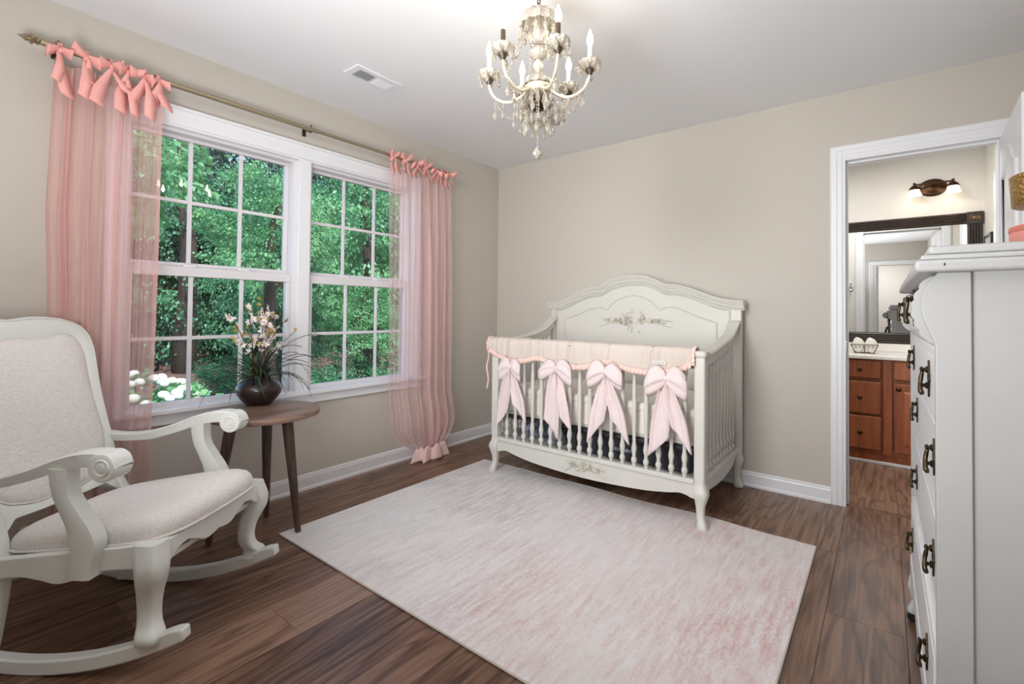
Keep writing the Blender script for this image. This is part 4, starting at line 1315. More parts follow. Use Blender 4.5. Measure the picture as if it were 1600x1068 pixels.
# ================================================================== ROCKING CHAIR  (local: x forward, y to the chair's left)
TH = math.radians(35)
_lx, _ly = -sin(TH), cos(TH)
ch = thing('rocking_chair', 'off-white wooden rocking chair with oatmeal linen seat and back', 'chair', (.557 - .25 * _lx + .018 * _lx, -2.716 - .25 * _ly + .018 * _ly, 0), rotz=TH, local=True)
def arc(f): return (f + .09) ** 2 / 2.1
for sy in (-1, 1):
    n = 40
    bot = [(lerp(-.66, .425, i / n)) for i in range(n + 1)]
    poly = [(f, arc(f)) for f in bot] + [(f - .006, arc(f) + .046 - .012 * max(0, (f - .39) / .035)) for f in reversed(bot)]
    MB().prism(poly, 'y', sy * .25 - .019, sy * .25 + .019).build('rocker', 'chair', ch, bevel=.006)
    # front cabriole leg
    secs = [(.112, .020, .028, .026), (.120, .032, .034, .031), (.142, .034, .034, .031), (.166, .014, .028, .027), (.205, .006, .027, .026), (.255, .014, .030, .029), (.305, .036, .036, .034), (.345, .040, .039, .037), (.375, .032, .040, .038), (.40, .024, .039, .038), (.412, .022, .038, .037)]
    rings = smooth_pts([(z, f, hx) for z, f, hx, hy in secs], 3)
    ry = smooth_pts([(z, hy, 0) for z, f, hx, hy in secs], 3)
    MB().loft([sect(.292 + p.y * .75, sy * (.237 + p.y * .75), p.z, q.y, p.x, 16, .5) for p, q in zip(rings, ry)]).build('front_leg', 'chair', ch, smooth=50)
    # rear leg, raked
    P = smooth_pts([(-.222, sy * .25, .008), (-.205, sy * .248, .10), (-.190, sy * .243, .25), (-.205, sy * .232, .34), (-.236, sy * .222, .41), (-.266, sy * .217, .47)], 4)
    MB().loft([sect(p.x, p.y, .026 - .008 * max(0, .25 - p.z) * 2, .021, p.z, 14, .5) for p in P]).build('rear_leg', 'chair', ch, smooth=50)
    # side rail with serpentine lower edge
    sp = smooth_pts([(-.21, .286, 0), (-.17, .282, 0), (-.13, .294, 0), (-.08, .298, 0), (-.02, .290, 0), (.03, .282, 0), (.08, .294, 0), (.14, .318, 0), (.22, .332, 0), (.30, .336, 0)], 4)
    MB().prism([(-.21, .342), ] + [(p.x, p.y) for p in sp] + [(.30, .410)], 'y', sy * .262 - .014, sy * .262 + .014).build('side_rail', 'chair', ch, bevel=.004)
    # arm: top board with rolled front end
    topc = smooth_pts([(-.325, .604, 0), (-.25, .597, 0), (-.15, .604, 0), (-.08, .622, 0), (-.02, .643, 0), (.05, .670, 0), (.12, .689, 0), (.18, .694, 0), (.232, .682, 0), (.250, .652, 0)], 5)
    lowc = smooth_pts([(-.325, .572, 0), (-.25, .566, 0), (-.14, .572, 0), (-.08, .586, 0), (-.01, .607, 0), (.055, .630, 0), (.11, .643, 0), (.15, .648, 0), (.19, .648, 0), (.21, .642, 0)], 5)
    def ya(f): return sy * interp([(-.33, .262), (-.1, .275), (.1, .288), (.26, .290)], f)
    rings = []
    for a, b in zip(topc, lowc):
        wd = interp([(-.27, .022), (0, .025), (.15, .030), (.26, .033)], a.x)
        rings.append([(a.x, ya(a.x) - wd, a.y - .006), (a.x, ya(a.x) - wd + .008, a.y), (a.x, ya(a.x) + wd - .008, a.y), (a.x, ya(a.x) + wd, a.y - .006), (b.x, ya(b.x) + wd - .004, b.y), (b.x, ya(b.x) - wd + .004, b.y)])
    arm = MB().loft(rings).build('arm', 'chair', ch, smooth=35)
    s = MB().lathe([(.001, -.036), (.012, -.036), (.014, -.033), (.018, -.033), (.020, -.036), (.024, -.0365), (.027, -.033), (.031, -.034), (.040, -.033), (.0425, -.030), (.0425, .030), (.040, .033), (.031, .034), (.027, .033), (.024, .0365), (.020, .036), (.018, .033), (.014, .033), (.012, .036), (.001, .036)], n=24)
    s.v = [(.206 + a, ya(.21) + q, .649 + b) for a, b, q in s.v]
    s.build('arm_scroll', 'chair', arm, smooth=35)
    # arm support: S curve
    C = smooth_pts([(.062, .640, .028), (.064, .600, .026), (.074, .555, .025), (.100, .510, .029), (.127, .465, .035), (.140, .425, .040), (.140, .390, .036), (.136, .350, .030), (.135, .318, .030)], 4)
    rings = []
    for p in C:
        yy = sy * interp([(.32, .286), (.45, .288), (.64, .290)], p.y)
        rings.append([(p.x - p.z, yy - .022, p.y), (p.x - p.z, yy + .022, p.y), (p.x - p.z * .55, yy + .026, p.y), (p.x + p.z * .55, yy + .026, p.y), (p.x + p.z, yy + .022, p.y), (p.x + p.z, yy - .022, p.y), (p.x + p.z * .55, yy - .026, p.y), (p.x - p.z * .55, yy - .026, p.y)])
    MB().loft(rings).build('arm_support', 'chair', ch, smooth=35)
# front apron
fa = smooth_pts([(-.25, .335, 0), (-.215, .345, 0), (-.19, .362, 0), (-.15, .368, 0), (-.11, .352, 0), (-.07, .332, 0), (-.03, .332, 0), (0, .338, 0), (.03, .332, 0), (.07, .332, 0), (.11, .352, 0), (.15, .368, 0), (.19, .362, 0), (.215, .345, 0), (.25, .335, 0)], 4)
MB().prism([(-.25, .410)] + [(p.x, p.y) for p in fa] + [(.25, .410)], 'x', .318, .346).build('front_apron', 'chair', ch, bevel=.004)
MB().prism([(-.22, .340), (-.22, .290), (.22, .290), (.22, .340)], 'x', -.225, -.200).build('rear_rail', 'chair', ch, bevel=.004)
# seat cushion
def seat_out(a):
    c, s = cos(a), sin(a)
    x = math.copysign(abs(c) ** .42, c)
    y = math.copysign(abs(s) ** .38, s)
    f = .055 + .295 * x
    hw = lerp(.232, .274, (f + .24) / .59)
    f += .018 * (1 - (y ** 2)) * (1 if x > 0 else .2) * abs(x)
    return f, hw * y
def seat_ring(k, h_):
    out = []
    for i in range(64):
        f, y = seat_out(2 * pi * i / 64)
        f = .055 + (f - .055) * k
        y *= k
        out.append((f, y, .374 + .130 * (f - .055) + h_ * (1 + .5 * f)))
    return out
MB().loft([seat_ring(k, h_) for k, h_ in ((.96, 0), (.992, .004), (1.0, .014), (1.0, .026), (.985, .040), (.95, .053), (.88, .064), (.75, .073), (.55, .079), (.3, .082), (.08, .083))]).build('seat_cushion', 'linen', ch, smooth=180)
MB().tube([(p[0], p[1], p[2] - .001) for p in seat_ring(1.002, .006)], .005, 6, closed=True, caps=False).build('seat_piping', 'linen', ch, smooth=180)
bx('seat_deck', 'chair', (-.19, -.245, .322), (.31, .245, .340), ch)
# backrest frame in its own raked plane
BF0, BZ0, DF, DZ_ = -.252, .42, -.345, .9386
def bp3(y, s, d): return (BF0 + s * DF + d * DZ_, y, BZ0 + s * DZ_ - d * DF)
OUT = [(0, -.008), (.10, -.008), (.165, -.006), (.185, -.02), (.19, -.05), (.243, -.05), (.244, .0), (.250, .1), (.258, .224), (.267, .33), (.279, .418), (.293, .50), (.302, .559), (.300, .605), (.281, .647), (.25, .670), (.21, .686), (.15, .695), (.09, .697), (.04, .691), (0, .686)]
INN_ = [(0, .024), (.05, .019), (.09, .020), (.13, .030), (.165, .042), (.185, .058), (.203, .09), (.213, .12), (.226, .16), (.232, .205), (.233, .28), (.234, .351), (.245, .459), (.253, .50), (.255, .54), (.248, .587), (.229, .612), (.197, .623), (.168, .620), (.145, .613), (.125, .609), (.05, .611), (0, .613)]
def closed_poly(h_): return [(y, s) for y, s in h_] + [(-y, s) for y, s in reversed(h_[1:-1])]
def polar(poly, c, ang):
    d = (sin(ang), -cos(ang))
    best = 0
    for (x1, y1), (x2, y2) in zip(poly, poly[1:] + poly[:1]):
        ex, ey = x2 - x1, y2 - y1
        den = d[0] * ey - d[1] * ex
        if abs(den) < 1e-9: continue
        t = ((x1 - c[0]) * ey - (y1 - c[1]) * ex) / den
        u = ((x1 - c[0]) * d[1] - (y1 - c[1]) * d[0]) / den
        if -1e-6 <= u <= 1 + 1e-6 and t > best: best = t
    return (c[0] + d[0] * best, c[1] + d[1] * best)
NB = 140
po, pi_ = closed_poly(OUT), closed_poly(INN_)
cb = (0, .34)
lo = [polar(po, cb, 2 * pi * i / NB) for i in range(NB)]
li = [polar(pi_, cb, 2 * pi * i / NB) for i in range(NB)]
mid = [(lerp(a[0], b[0], .2), lerp(a[1], b[1], .2)) for a, b in zip(lo, li)]
mid2 = [(lerp(a[0], b[0], .8), lerp(a[1], b[1], .8)) for a, b in zip(lo, li)]
R_ = lambda L, d: [bp3(y, s, d) for y, s in L]
MB().loft([R_(lo, -.016), R_(lo, .012), R_(mid, .020), R_(mid2, .018), R_(li, .012), R_(li, -.016)], caps=False, closed=True).build('backrest_frame', 'chair', ch, smooth=40)
MB().tube(R_([(lerp(a[0], b[0], .12), lerp(a[1], b[1], .12)) for a, b in zip(lo, li)], .0175), .0035, 6, closed=True, caps=False).build('frame_bead', 'chair', ch, smooth=60)
def shrink(k): return [(y * k, .34 + (s - .34) * k) for y, s in li]
MB().loft([R_(shrink(.995), -.012), R_(shrink(.995), .006), R_(shrink(.965), .018), R_(shrink(.90), .026), R_(shrink(.75), .033), R_(shrink(.5), .037), R_(shrink(.2), .038), R_(shrink(.03), .038)]).build('back_cushion', 'linen', ch, smooth=180)
MB().tube(R_(shrink(.985), .011), .004, 6, closed=True, caps=False).build('back_piping', 'linen', ch, smooth=180)

# ================================================================== SIDE TABLE AND FLOWERS
TC = (.36, -2.27)
tb = thing('side_table', 'round dark wood three-legged side table under the window', 'table', (TC[0], TC[1], 0))
r = random.Random(3)
MB().lathe([(.001, .578), (.246, .578), (.257, .582), (.260, .590), (.260, .600), (.256, .606), (.250, .607), (.001, .607)], (TC[0], TC[1], 0), 64).build('tabletop', 'tablewood', tb, smooth=40)
for fx, fy in ((.524, -2.172), (.198, -2.178), (.309, -2.499)):
    tx, ty = lerp(TC[0], fx, .62), lerp(TC[1], fy, .62)
    MB().tube([(lerp(fx, tx, t), lerp(fy, ty, t), .579 * t) for t in (0, .02, .3, .7, 1)], [.0125, .014, .0185, .024, .027], 14).build('leg', 'legwood', tb, smooth=60)
VC = Vector((.190, -2.225, .607))
fl = thing('flower_vase', 'round dark brown vase holding artificial white orchids and grass on the side table', 'vase', VC)
MB().lathe([(.001, 0), (.058, 0), (.064, .004), (.088, .030), (.107, .058), (.114, .080), (.108, .103), (.090, .122), (.068, .134), (.058, .140), (.060, .148), (.056, .151), (.050, .146), (.05, .12), (.001, .12)], VC, 48).build('vase_body', 'vase', fl, smooth=60)
r = random.Random(12)
for k in range(52):
    a = r.uniform(0, 2 * pi)
    L = r.uniform(.20, .44)
    rise = r.uniform(.35, 1.25)
    wd = r.uniform(.004, .0075)
    P = []
    px, pz, ang = .012 * r.random(), .125, rise
    n = 9
    for i in range(n + 1):
        P.append((px, pz))
        px += L / n * cos(ang)
        pz += L / n * sin(ang)
        ang -= r.uniform(.10, .30) * (1.25 if i > 3 else .6)
    lat = r.uniform(-.25, .25)
    vs_ = []
    for i, (q, z) in enumerate(P):
        t = i / n
        ww = wd * (1 - t ** 2.2) + .0006
        aa = a + lat * t
        cx_, cy_ = VC.x + q * cos(aa), VC.y + q * sin(aa)
        cx_ = max(cx_, .025)
        z_ = max(z, .012 if q < .2 else z)
        vs_ += [(cx_ - sin(aa) * ww, cy_ + cos(aa) * ww, VC.z + z_ + .002), (cx_, cy_, VC.z + z_ - .001), (cx_ + sin(aa) * ww, cy_ - cos(aa) * ww, VC.z + z_ + .002)]
    fs = []
    for i in range(n):
        for j in (0, 1):
            fs.append((3 * i + j, 3 * i + j + 1, 3 * i + j + 4, 3 * i + j + 3))
    MB().add(vs_, fs).build('leaf', 'bladeb' if k % 5 == 0 else 'blade', fl, smooth=180, recalc=False)
def flower_mesh(seed, mat, s):
    q = random.Random(seed)
    b = MB()
    vs_ = [(0, 0, 0)]
    fs = []
    for k in range(5):
        a = 2 * pi * k / 5 + q.uniform(-.2, .2)
        up = q.uniform(.1, .6)
        L = s * q.uniform(.85, 1.2)
        w_ = L * .36
        j = len(vs_)
        for t, ww, h_ in ((.5, 1, .25), (1, .12, up)):
            vs_.append((cos(a) * L * t - sin(a) * w_ * ww, sin(a) * L * t + cos(a) * w_ * ww, h_ * L))
            vs_.append((cos(a) * L * t + sin(a) * w_ * ww, sin(a) * L * t - cos(a) * w_ * ww, h_ * L))
        fs += [(0, j, j + 1), (j, j + 2, j + 3, j + 1)]
    b.add(vs_, fs)
    return b.mesh('blossom', M[mat], 180, False)
FM = [flower_mesh(1, 'petal', .021), flower_mesh(2, 'petal', .026), flower_mesh(3, 'bud', .014), flower_mesh(4, 'petal', .017)]
STEMS = [(-.02, -.02, .50), (.03, .01, .46), (.0, .03, .44), (-.05, .0, .42), (.06, .05, .40), (-.10, -.06, .47), (.10, .10, .38), (-.03, -.14, .40), (.02, .17, .30), (-.14, -.02, .32), (.05, -.19, .27), (-.02, .10, .42), (.09, .03, .34)]
for k, (dx, dy, hh) in enumerate(STEMS):
    b0 = VC + Vector((r.uniform(-.02, .02), r.uniform(-.02, .02), .12))
    wob = r.uniform(-.03, .03)
    P = [b0 + Vector((dx * t ** 1.6 + wob * sin(t * 5) * .5, dy * t ** 1.6 + wob * sin(t * 4 + 1) * .5, hh * (t - .06 * t ** 3 * (1 + abs(dx + dy) * 4)))) for t in [i / 8 for i in range(9)]]
    for p in P: p.x = max(p.x, .03)
    st = MB().tube(P, [.0032 - .0002 * i for i in range(9)], 6).build('stem', 'stem', fl, smooth=180)
    for q in range(9):
        t = r.uniform(.48, 1.0)
        i = min(int(t * 8), 7)
        p = P[i].lerp(P[i + 1], t * 8 - i)
        o = put(FM[2] if (q % 4 == 0 or t > .95) else FM[r.choice((0, 1, 3))], 'blossom', st, p + Vector((r.uniform(-.014, .014), r.uniform(-.016, .016), r.uniform(-.008, .008))))
        o.rotation_euler = (r.uniform(-1.5, 1.5), r.uniform(-.4, 1.6), r.uniform(0, 6))

# ================================================================== CHANDELIER
HC = Vector((1.70, -1.80, 0))
cl = thing('chandelier', 'six-arm crystal chandelier with lit candle bulbs hanging from the ceiling', 'chandelier', (HC.x, HC.y, 1.79))
CTOP = 1.79 + (2.44 - 1.743) / .93          # the ceiling in the chandelier's own units
def L_(prof, name, mat, n=20, par=None, c=None, rib=None, sm=50):
    return MB().lathe(prof, c or (HC.x, HC.y, 0), n, rib).build(name, mat, par or cl, smooth=sm)
L_([(.001, CTOP - .03), (.05, CTOP - .03), (.058, CTOP - .022), (.060, CTOP), (.001, CTOP)], 'canopy', 'silver')
for k in range(8):
    z = CTOP - .040 - k * .0165
    P = [(HC.x + (.0075 * cos(a) if k % 2 else 0), HC.y + (0 if k % 2 else .0075 * cos(a)), z + .012 * sin(a)) for a in [2 * pi * i / 12 for i in range(12)]]
    MB().tube(P, .0018, 5, closed=True, caps=False).build('chain_link', 'antique', cl)
L_([(.001, 2.03), (.008, 2.03), (.008, 2.06), (.018, 2.075), (.012, 2.09), (.007, 2.11), (.014, 2.13), (.021, 2.145), (.014, 2.16), (.008, 2.172), (.008, 2.372), (.004, 2.392), (.001, 2.392)], 'centre_column', 'silver')
flute = lambda a, z: .07 * sin(a * 12)
L_([(.010, 2.382), (.03, 2.380), (.056, 2.366), (.072, 2.342), (.078, 2.312), (.075, 2.310), (.068, 2.338), (.050, 2.360), (.028, 2.372), (.010, 2.375)], 'glass_crown', 'cutglass', 48, rib=flute)
L_([(.009, 2.318), (.034, 2.305), (.046, 2.275), (.038, 2.245), (.02, 2.23), (.009, 2.228)], 'glass_baluster', 'cutglass', 36, rib=flute)
L_([(.009, 2.228), (.024, 2.222), (.036, 2.204), (.034, 2.185), (.018, 2.172), (.009, 2.168)], 'glass_ball', 'cutglass', 32, rib=flute)
L_([(.008, 2.115), (.02, 2.11), (.045, 2.09), (.062, 2.062), (.060, 2.058), (.042, 2.08), (.018, 2.10), (.008, 2.104)], 'glass_bell', 'cutglass', 40, rib=flute)
L_([(.001, 2.062), (.05, 2.062), (.058, 2.052), (.055, 2.035), (.040, 2.018), (.022, 2.006), (.010, 2.0), (.001, 1.998)], 'hub_bowl', 'silver', 32, rib=lambda a, z: .03 * sin(a * 16))
L_([(.001, 2.0), (.034, 1.995), (.042, 1.980), (.030, 1.962), (.012, 1.952), (.006, 1.944), (.001, 1.942)], 'bottom_boss', 'bronze', 24)
drop = MB().lathe([(.0006, 0), (.0012, -.002), (.0012, -.005), (.0048, -.009), (.0012, -.0135), (.0012, -.017), (.0036, -.020), (.0105, -.038), (.0088, -.044), (.0008, -.056)], n=6).mesh('crystal_drop', M['crystal'])
small = MB().lathe([(.0006, 0), (.0010, -.003), (.004, -.007), (.001, -.011), (.001, -.013), (.003, -.016), (.0075, -.028), (.006, -.033), (.0006, -.040)], n=6).mesh('crystal_drop', M['crystal'])
def strand(P, name, par, rb=.0052):
    """bead string: one tube that swells at every bead"""
    P = [Vector(p) for p in P]
    L = sum((b - a).length for a, b in zip(P, P[1:]))
    nb = max(3, int(L / .0125))
    pts, rad = [], []
    cum = [0]
    for a, b in zip(P, P[1:]): cum.append(cum[-1] + (b - a).length)
    def at(d):
        for i in range(len(P) - 1):
            if d <= cum[i + 1] + 1e-9:
                return P[i].lerp(P[i + 1], (d - cum[i]) / max(1e-9, cum[i + 1] - cum[i]))
        return P[-1]
    for k in range(nb):
        for q, rr in ((.0, .12), (.16, .7), (.42, 1), (.68, .75), (.86, .12)):
            pts.append(at(L * (k + q) / nb)); rad.append(rb * rr)
    return MB().tube(pts, rad, 6).build(name, 'crystal', par)
VA = atan2((HC - CAM).y, (HC - CAM).x) + pi            # rotate so that two arms flank the near side
r = random.Random(19)
for k in range(6):
    a = 0.5235988 + k * pi / 3 + 2.01
    ca, sa = cos(a), sin(a)
    P = smooth_pts([(HC.x + q * ca, HC.y + q * sa, z) for q, z in ((.045, 2.040), (.075, 2.018), (.115, 2.002), (.155, 2.006), (.190, 2.030), (.208, 2.062), (.213, 2.090))], 4)
    arm = MB().tube(P, .0062, 10).build('arm', 'silver', cl, smooth=180)
    c = (HC.x + .213 * ca, HC.y + .213 * sa, 0)
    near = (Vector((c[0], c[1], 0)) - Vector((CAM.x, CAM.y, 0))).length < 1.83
    L_([(.001, 2.084), (.008, 2.084), (.010, 2.090), (.017, 2.098), (.018, 2.106), (.010, 2.112), (.001, 2.112)], 'candle_cup', 'darkcup', 18, arm, c)
    L_([(.008, 2.112), (.026, 2.108), (.040, 2.118), (.046, 2.136), (.043, 2.138), (.036, 2.124), (.022, 2.117), (.008, 2.120)], 'bobeche', 'cutglass', 36, arm, c, rib=lambda t, z: .08 * sin(t * 10))
    L_([(.001, 2.115), (.0088, 2.115), (.0095, 2.125), (.0092, 2.200), (.0075, 2.205), (.001, 2.205)], 'candle_sleeve', 'darkcup' if near else 'white', 16, arm, c)  # sleeves on the near arms coloured dark to imitate backlighting
    L_([(.001, 2.203), (.007, 2.205), (.0125, 2.217), (.0135, 2.227), (.0105, 2.243), (.005, 2.261), (.0015, 2.271), (.0004, 2.274)], 'candle_bulb', 'bulb', 16, arm, c, sm=180)
    for j in range(6):
        t = j * pi / 3 + k
        put(small if j % 2 else drop, 'crystal_drop', arm, (c[0] + .044 * cos(t), c[1] + .044 * sin(t), 2.132))
    # swag from the crown to the candle cup, and from cup to the next arm's low point
    A, B = Vector((HC.x + .074 * ca, HC.y + .074 * sa, 2.310)), Vector((c[0] - .03 * ca, c[1] - .03 * sa, 2.128))
    strand([A.lerp(B, i / 10) - Vector((0, 0, .085 * sin(pi * i / 10))) for i in range(11)], 'bead_strand', cl)
    A = Vector((c[0], c[1], 2.085)); B = Vector((HC.x + .045 * ca, HC.y + .045 * sa, 1.985))
    strand([A.lerp(B, i / 10) - Vector((0, 0, .10 * sin(pi * i / 10))) for i in range(11)], 'bead_strand', cl)
    # drops along the arm
    for q, z in ((.10, 1.998), (.150, 1.999), (.185, 2.018)):
        ln = r.uniform(.02, .055)
        o = put(drop, 'crystal_drop', arm, (HC.x + q * ca, HC.y + q * sa, z - ln + .02))
        strand([(HC.x + q * ca, HC.y + q * sa, z), (HC.x + q * ca, HC.y + q * sa, z - ln + .018)], 'bead_strand', arm, .004) if ln > .03 else None
    # crown drops
    for j in range(2):
        t = a + j * pi / 6
        put(drop, 'crystal_drop', cl, (HC.x + .077 * cos(t), HC.y + .075 * sin(t), 2.312))
# lower tiers round the bowl
for nring, rad, z, m_ in ((12, .055, 2.03, drop), (10, .085, 1.985, drop), (9, .040, 1.955, drop), (8, .10, 1.93, small), (7, .055, 1.912, drop)):
    for k in range(nring):
        t = 2 * pi * k / nring + rad * 30
        p = Vector((HC.x + rad * cos(t), HC.y + rad * sin(t), z))
        top_ = Vector((HC.x + min(rad, .05) * cos(t), HC.y + min(rad, .05) * sin(t), 2.03))
        if z < 2.0:
            strand([top_, p], 'bead_strand', cl, .0038)
        o = put(m_, 'crystal_drop', cl, p)
        o.scale = (1.15, 1.15, 1.15)
strand([(HC.x, HC.y, 1.945), (HC.x, HC.y, 1.80)], 'bead_strand', cl, .003)
MB().lathe([(.0006, 1.803), (.004, 1.801), (.012, 1.796), (.0195, 1.785), (.0215, 1.776), (.0185, 1.765), (.010, 1.754), (.0006, 1.751)], (HC.x, HC.y, 0), 10).build('crystal_ball', 'crystal', cl)

cl.location = (1.780, -1.9135, 1.743)
cl.scale = (.93, .93, .93)

# ================================================================== DRESSER
DF_, DN, DFAR, DB = 2.915, -2.20, -1.10, 3.43
dr = thing('dresser', 'tall white painted chest of drawers with ornate brass pulls at the right edge', 'dresser', (3.17, -1.65, 0))
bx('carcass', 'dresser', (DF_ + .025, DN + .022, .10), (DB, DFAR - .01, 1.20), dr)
# side: front board whose edge swells at the top, then a recessed panel and a back stile
edge_ = [(DF_, .085), (DF_, 1.055), (DF_ - .001, 1.066), (DF_ - .008, 1.085), (DF_ - .017, 1.112), (DF_ - .021, 1.135), (DF_ - .018, 1.160), (DF_ - .008, 1.182), (DF_ + .004, 1.20)]
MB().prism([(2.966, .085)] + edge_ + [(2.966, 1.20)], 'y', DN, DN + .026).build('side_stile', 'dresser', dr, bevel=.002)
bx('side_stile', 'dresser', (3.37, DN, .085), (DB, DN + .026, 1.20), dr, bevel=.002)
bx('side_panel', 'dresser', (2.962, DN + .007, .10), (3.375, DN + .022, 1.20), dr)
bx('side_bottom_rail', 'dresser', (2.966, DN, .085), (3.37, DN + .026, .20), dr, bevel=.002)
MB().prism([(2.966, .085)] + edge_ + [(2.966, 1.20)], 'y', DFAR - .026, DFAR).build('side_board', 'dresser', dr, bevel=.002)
# carved scallop edging beside the top drawer
sca = [(DF_ - .004, 1.195)]
for i in range(0, 25):
    z = lerp(1.19, 1.068, i / 24)
    sca.append((DF_ - .012 - .020 * sin(pi * (1.19 - z) / .122) - .004 * abs(sin(i * pi / 4)), z))
sca += [(DF_ - .004, 1.062), (DF_ + .01, 1.062), (DF_ + .01, 1.195)]
for yy in (DN + .026, DFAR - .046):
    MB().prism(sca, 'y', yy, yy + .02).build('carved_edge', 'dresser', dr, bevel=.001)
# top: cove slab, cornice and upper slab
bx('cornice', 'dresser', (2.884, DN - .036, 1.200), (3.442, DFAR + .03, 1.222), dr, bevel=.006)
bx('cornice_step', 'dresser', (2.893, DN - .027, 1.222), (3.440, DFAR + .021, 1.232), dr, bevel=.004)
bx('top_board', 'dresser', (2.904, DN - .016, 1.232), (3.440, DFAR + .012, 1.250), dr, bevel=.007, seg=3)
bx('nail_hole', 'duct', (2.925, DN - .0365, 1.210), (2.927, DN - .035, 1.215), dr)
# drawers
def pull(y, z, x, par):
    out = []
    for i in range(32):
        a = 2 * pi * i / 32
        q = 1 + .22 * cos(4 * a) + .10 * cos(8 * a)
        out.append((y + .017 * q * cos(a), z + .032 * q * sin(a)))
    hp_ = MB().prism(out, 'x', x - .004, x).build('drawer_pull', 'antique', par, bevel=.001)
    for dz in (.020, -.016):
        b = MB().lathe([(.007, 0), (.008, .004), (.004, .006), (.004, .008), (.007, .011), (.005, .014), (.001, .015)], n=10)
        b.v = [(x - .003 - q, y + a, z + dz + c_) for a, c_, q in b.v]
        b.build('pull_post', 'antique', hp_, smooth=50)
    P = [(x - .012 - .005 * sin(pi * t), y + .004 * sin(2 * pi * t), z + .020 - .055 * sin(pi * t * .5) ) for t in [i / 8 for i in range(9)]]
    MB().tube(P, [.0032, .004, .0045, .004, .0045, .005, .0055, .005, .003], 7).build('bail', 'antique', hp_, smooth=180)
    return hp_
DR = [(1.064, 1.192, 1.135), (.905, 1.050, .975), (.705, .892, .80), (.478, .690, .575), (.245, .462, .362)]
for i, (z0, z1, zh) in enumerate(DR):
    if i == 0:
        pts = [(DF_ + .026, z0), (DF_ + .006, z0)]
        for j in range(13):
            t = j / 12
            pts.append((DF_ - .000 - .017 * sin(pi * t), lerp(z0 + .004, z1 - .004, t)))
        pts += [(DF_ + .006, z1), (DF_ + .026, z1)]
        d = MB().prism(pts, 'y', DN + .048, DFAR - .048).build('drawer', 'dresserfront', dr, smooth=30)
        xf = DF_ - .029 + .012
    else:
        # slightly swelling fronts with a lipped edge
        xf = (0, 2.921, 2.929, 2.927, 2.915)[i]
        d = bx('drawer', 'dresserfront', (xf, DN + .034, z0), (DF_ + .03, DFAR - .034, z1), dr, bevel=.006, seg=3)
        bx('drawer_field', 'dresserfront', (xf - .002, DN + .055, z0 + .02), (xf + .002, DFAR - .055, z1 - .02), d, bevel=.001)
    for y in (-1.985, -1.31):
        pull(y, zh, xf - (.002 if i else .004), d)
    if i:
        bx('rail', 'dresserfront', (DF_ + .012, DN + .026, z1 + .001), (DF_ + .03, DFAR - .026, z1 + .014), dr)
ap = smooth_pts([(DN + .026, .10, 0), (DN + .10, .115, 0), (DN + .20, .165, 0), (-1.85, .185, 0), (-1.65, .160, 0), (-1.45, .185, 0), (DFAR - .20, .165, 0), (DFAR - .10, .115, 0), (DFAR - .026, .10, 0)], 4)
MB().prism([(DN + .026, .244)] + [(p.x, p.y) for p in ap] + [(DFAR - .026, .244)], 'x', DF_ - .004, DF_ + .02).build('serpentine_apron', 'dresserfront', dr, smooth=30)
for yy, sy in ((DN + .03, -1), (DFAR - .03, 1)):
    leg('cabriole_foot', DF_ + .03, yy, -.8, sy * .3, [(.034, .030, .016), (.045, .030, .020), (.07, .018, .018), (.10, .012, .022), (.13, .014, .030), (.16, .006, .032), (.19, 0, .028)], dr, 'dresserfront')
    c_ = MB().lathe([(.001, -.008), (.014, -.008), (.018, -.004), (.018, .004), (.014, .008), (.001, .008)], n=16)
    c_.v = [(DF_ + .004 + a, yy + sy * .008 + q, .0175 + b) for a, b, q in c_.v]
    w_ = c_.build('caster', 'black', dr, smooth=40)
    bx('caster_fork', 'black', (DF_ - .002, yy + sy * .008 - .010, .014), (DF_ + .010, yy + sy * .008 + .010, .040), w_)
    bx('back_foot', 'dresser', (DB - .06, yy - .025, 0), (DB - .01, yy + .025, .10), dr, bevel=.004)

# ---- lamp standing on the dresser
lp = thing('table_lamp', 'table lamp with hammered gold drum shade and pink banded base on the dresser', 'lamp', (3.215, -1.6, 1.25))
LC = (3.215, -1.6, 1.25)
MB().lathe([(.001, 0), (.108, 0), (.112, .004), (.112, .100), (.106, .106), (.001, .106)], LC, 40).build('lamp_base', 'pinkbox', lp, smooth=40)
for z0, z1 in ((.004, .030), (.088, .103)):
    MB().lathe([(.112, z0), (.1135, z0 + .002), (.1135, z1 - .002), (.112, z1)], LC, 40, caps=False).build('base_band', 'coral', lp, smooth=40)
MB().lathe([(.001, .104), (.02, .104), (.010, .115), (.010, .17), (.001, .17)], LC, 20).build('lamp_stem', 'white', lp, smooth=40)
MB().lathe([(.105, .158), (.1075, .160), (.112, .236), (.1105, .238), (.109, .236), (.105, .160)], LC, 48).build('lamp_shade', 'gold', lp, smooth=50)
MB().lathe([(.001, .164), (.104, .164), (.104, .167), (.001, .167)], LC, 32).build('shade_ring', 'white', lp)

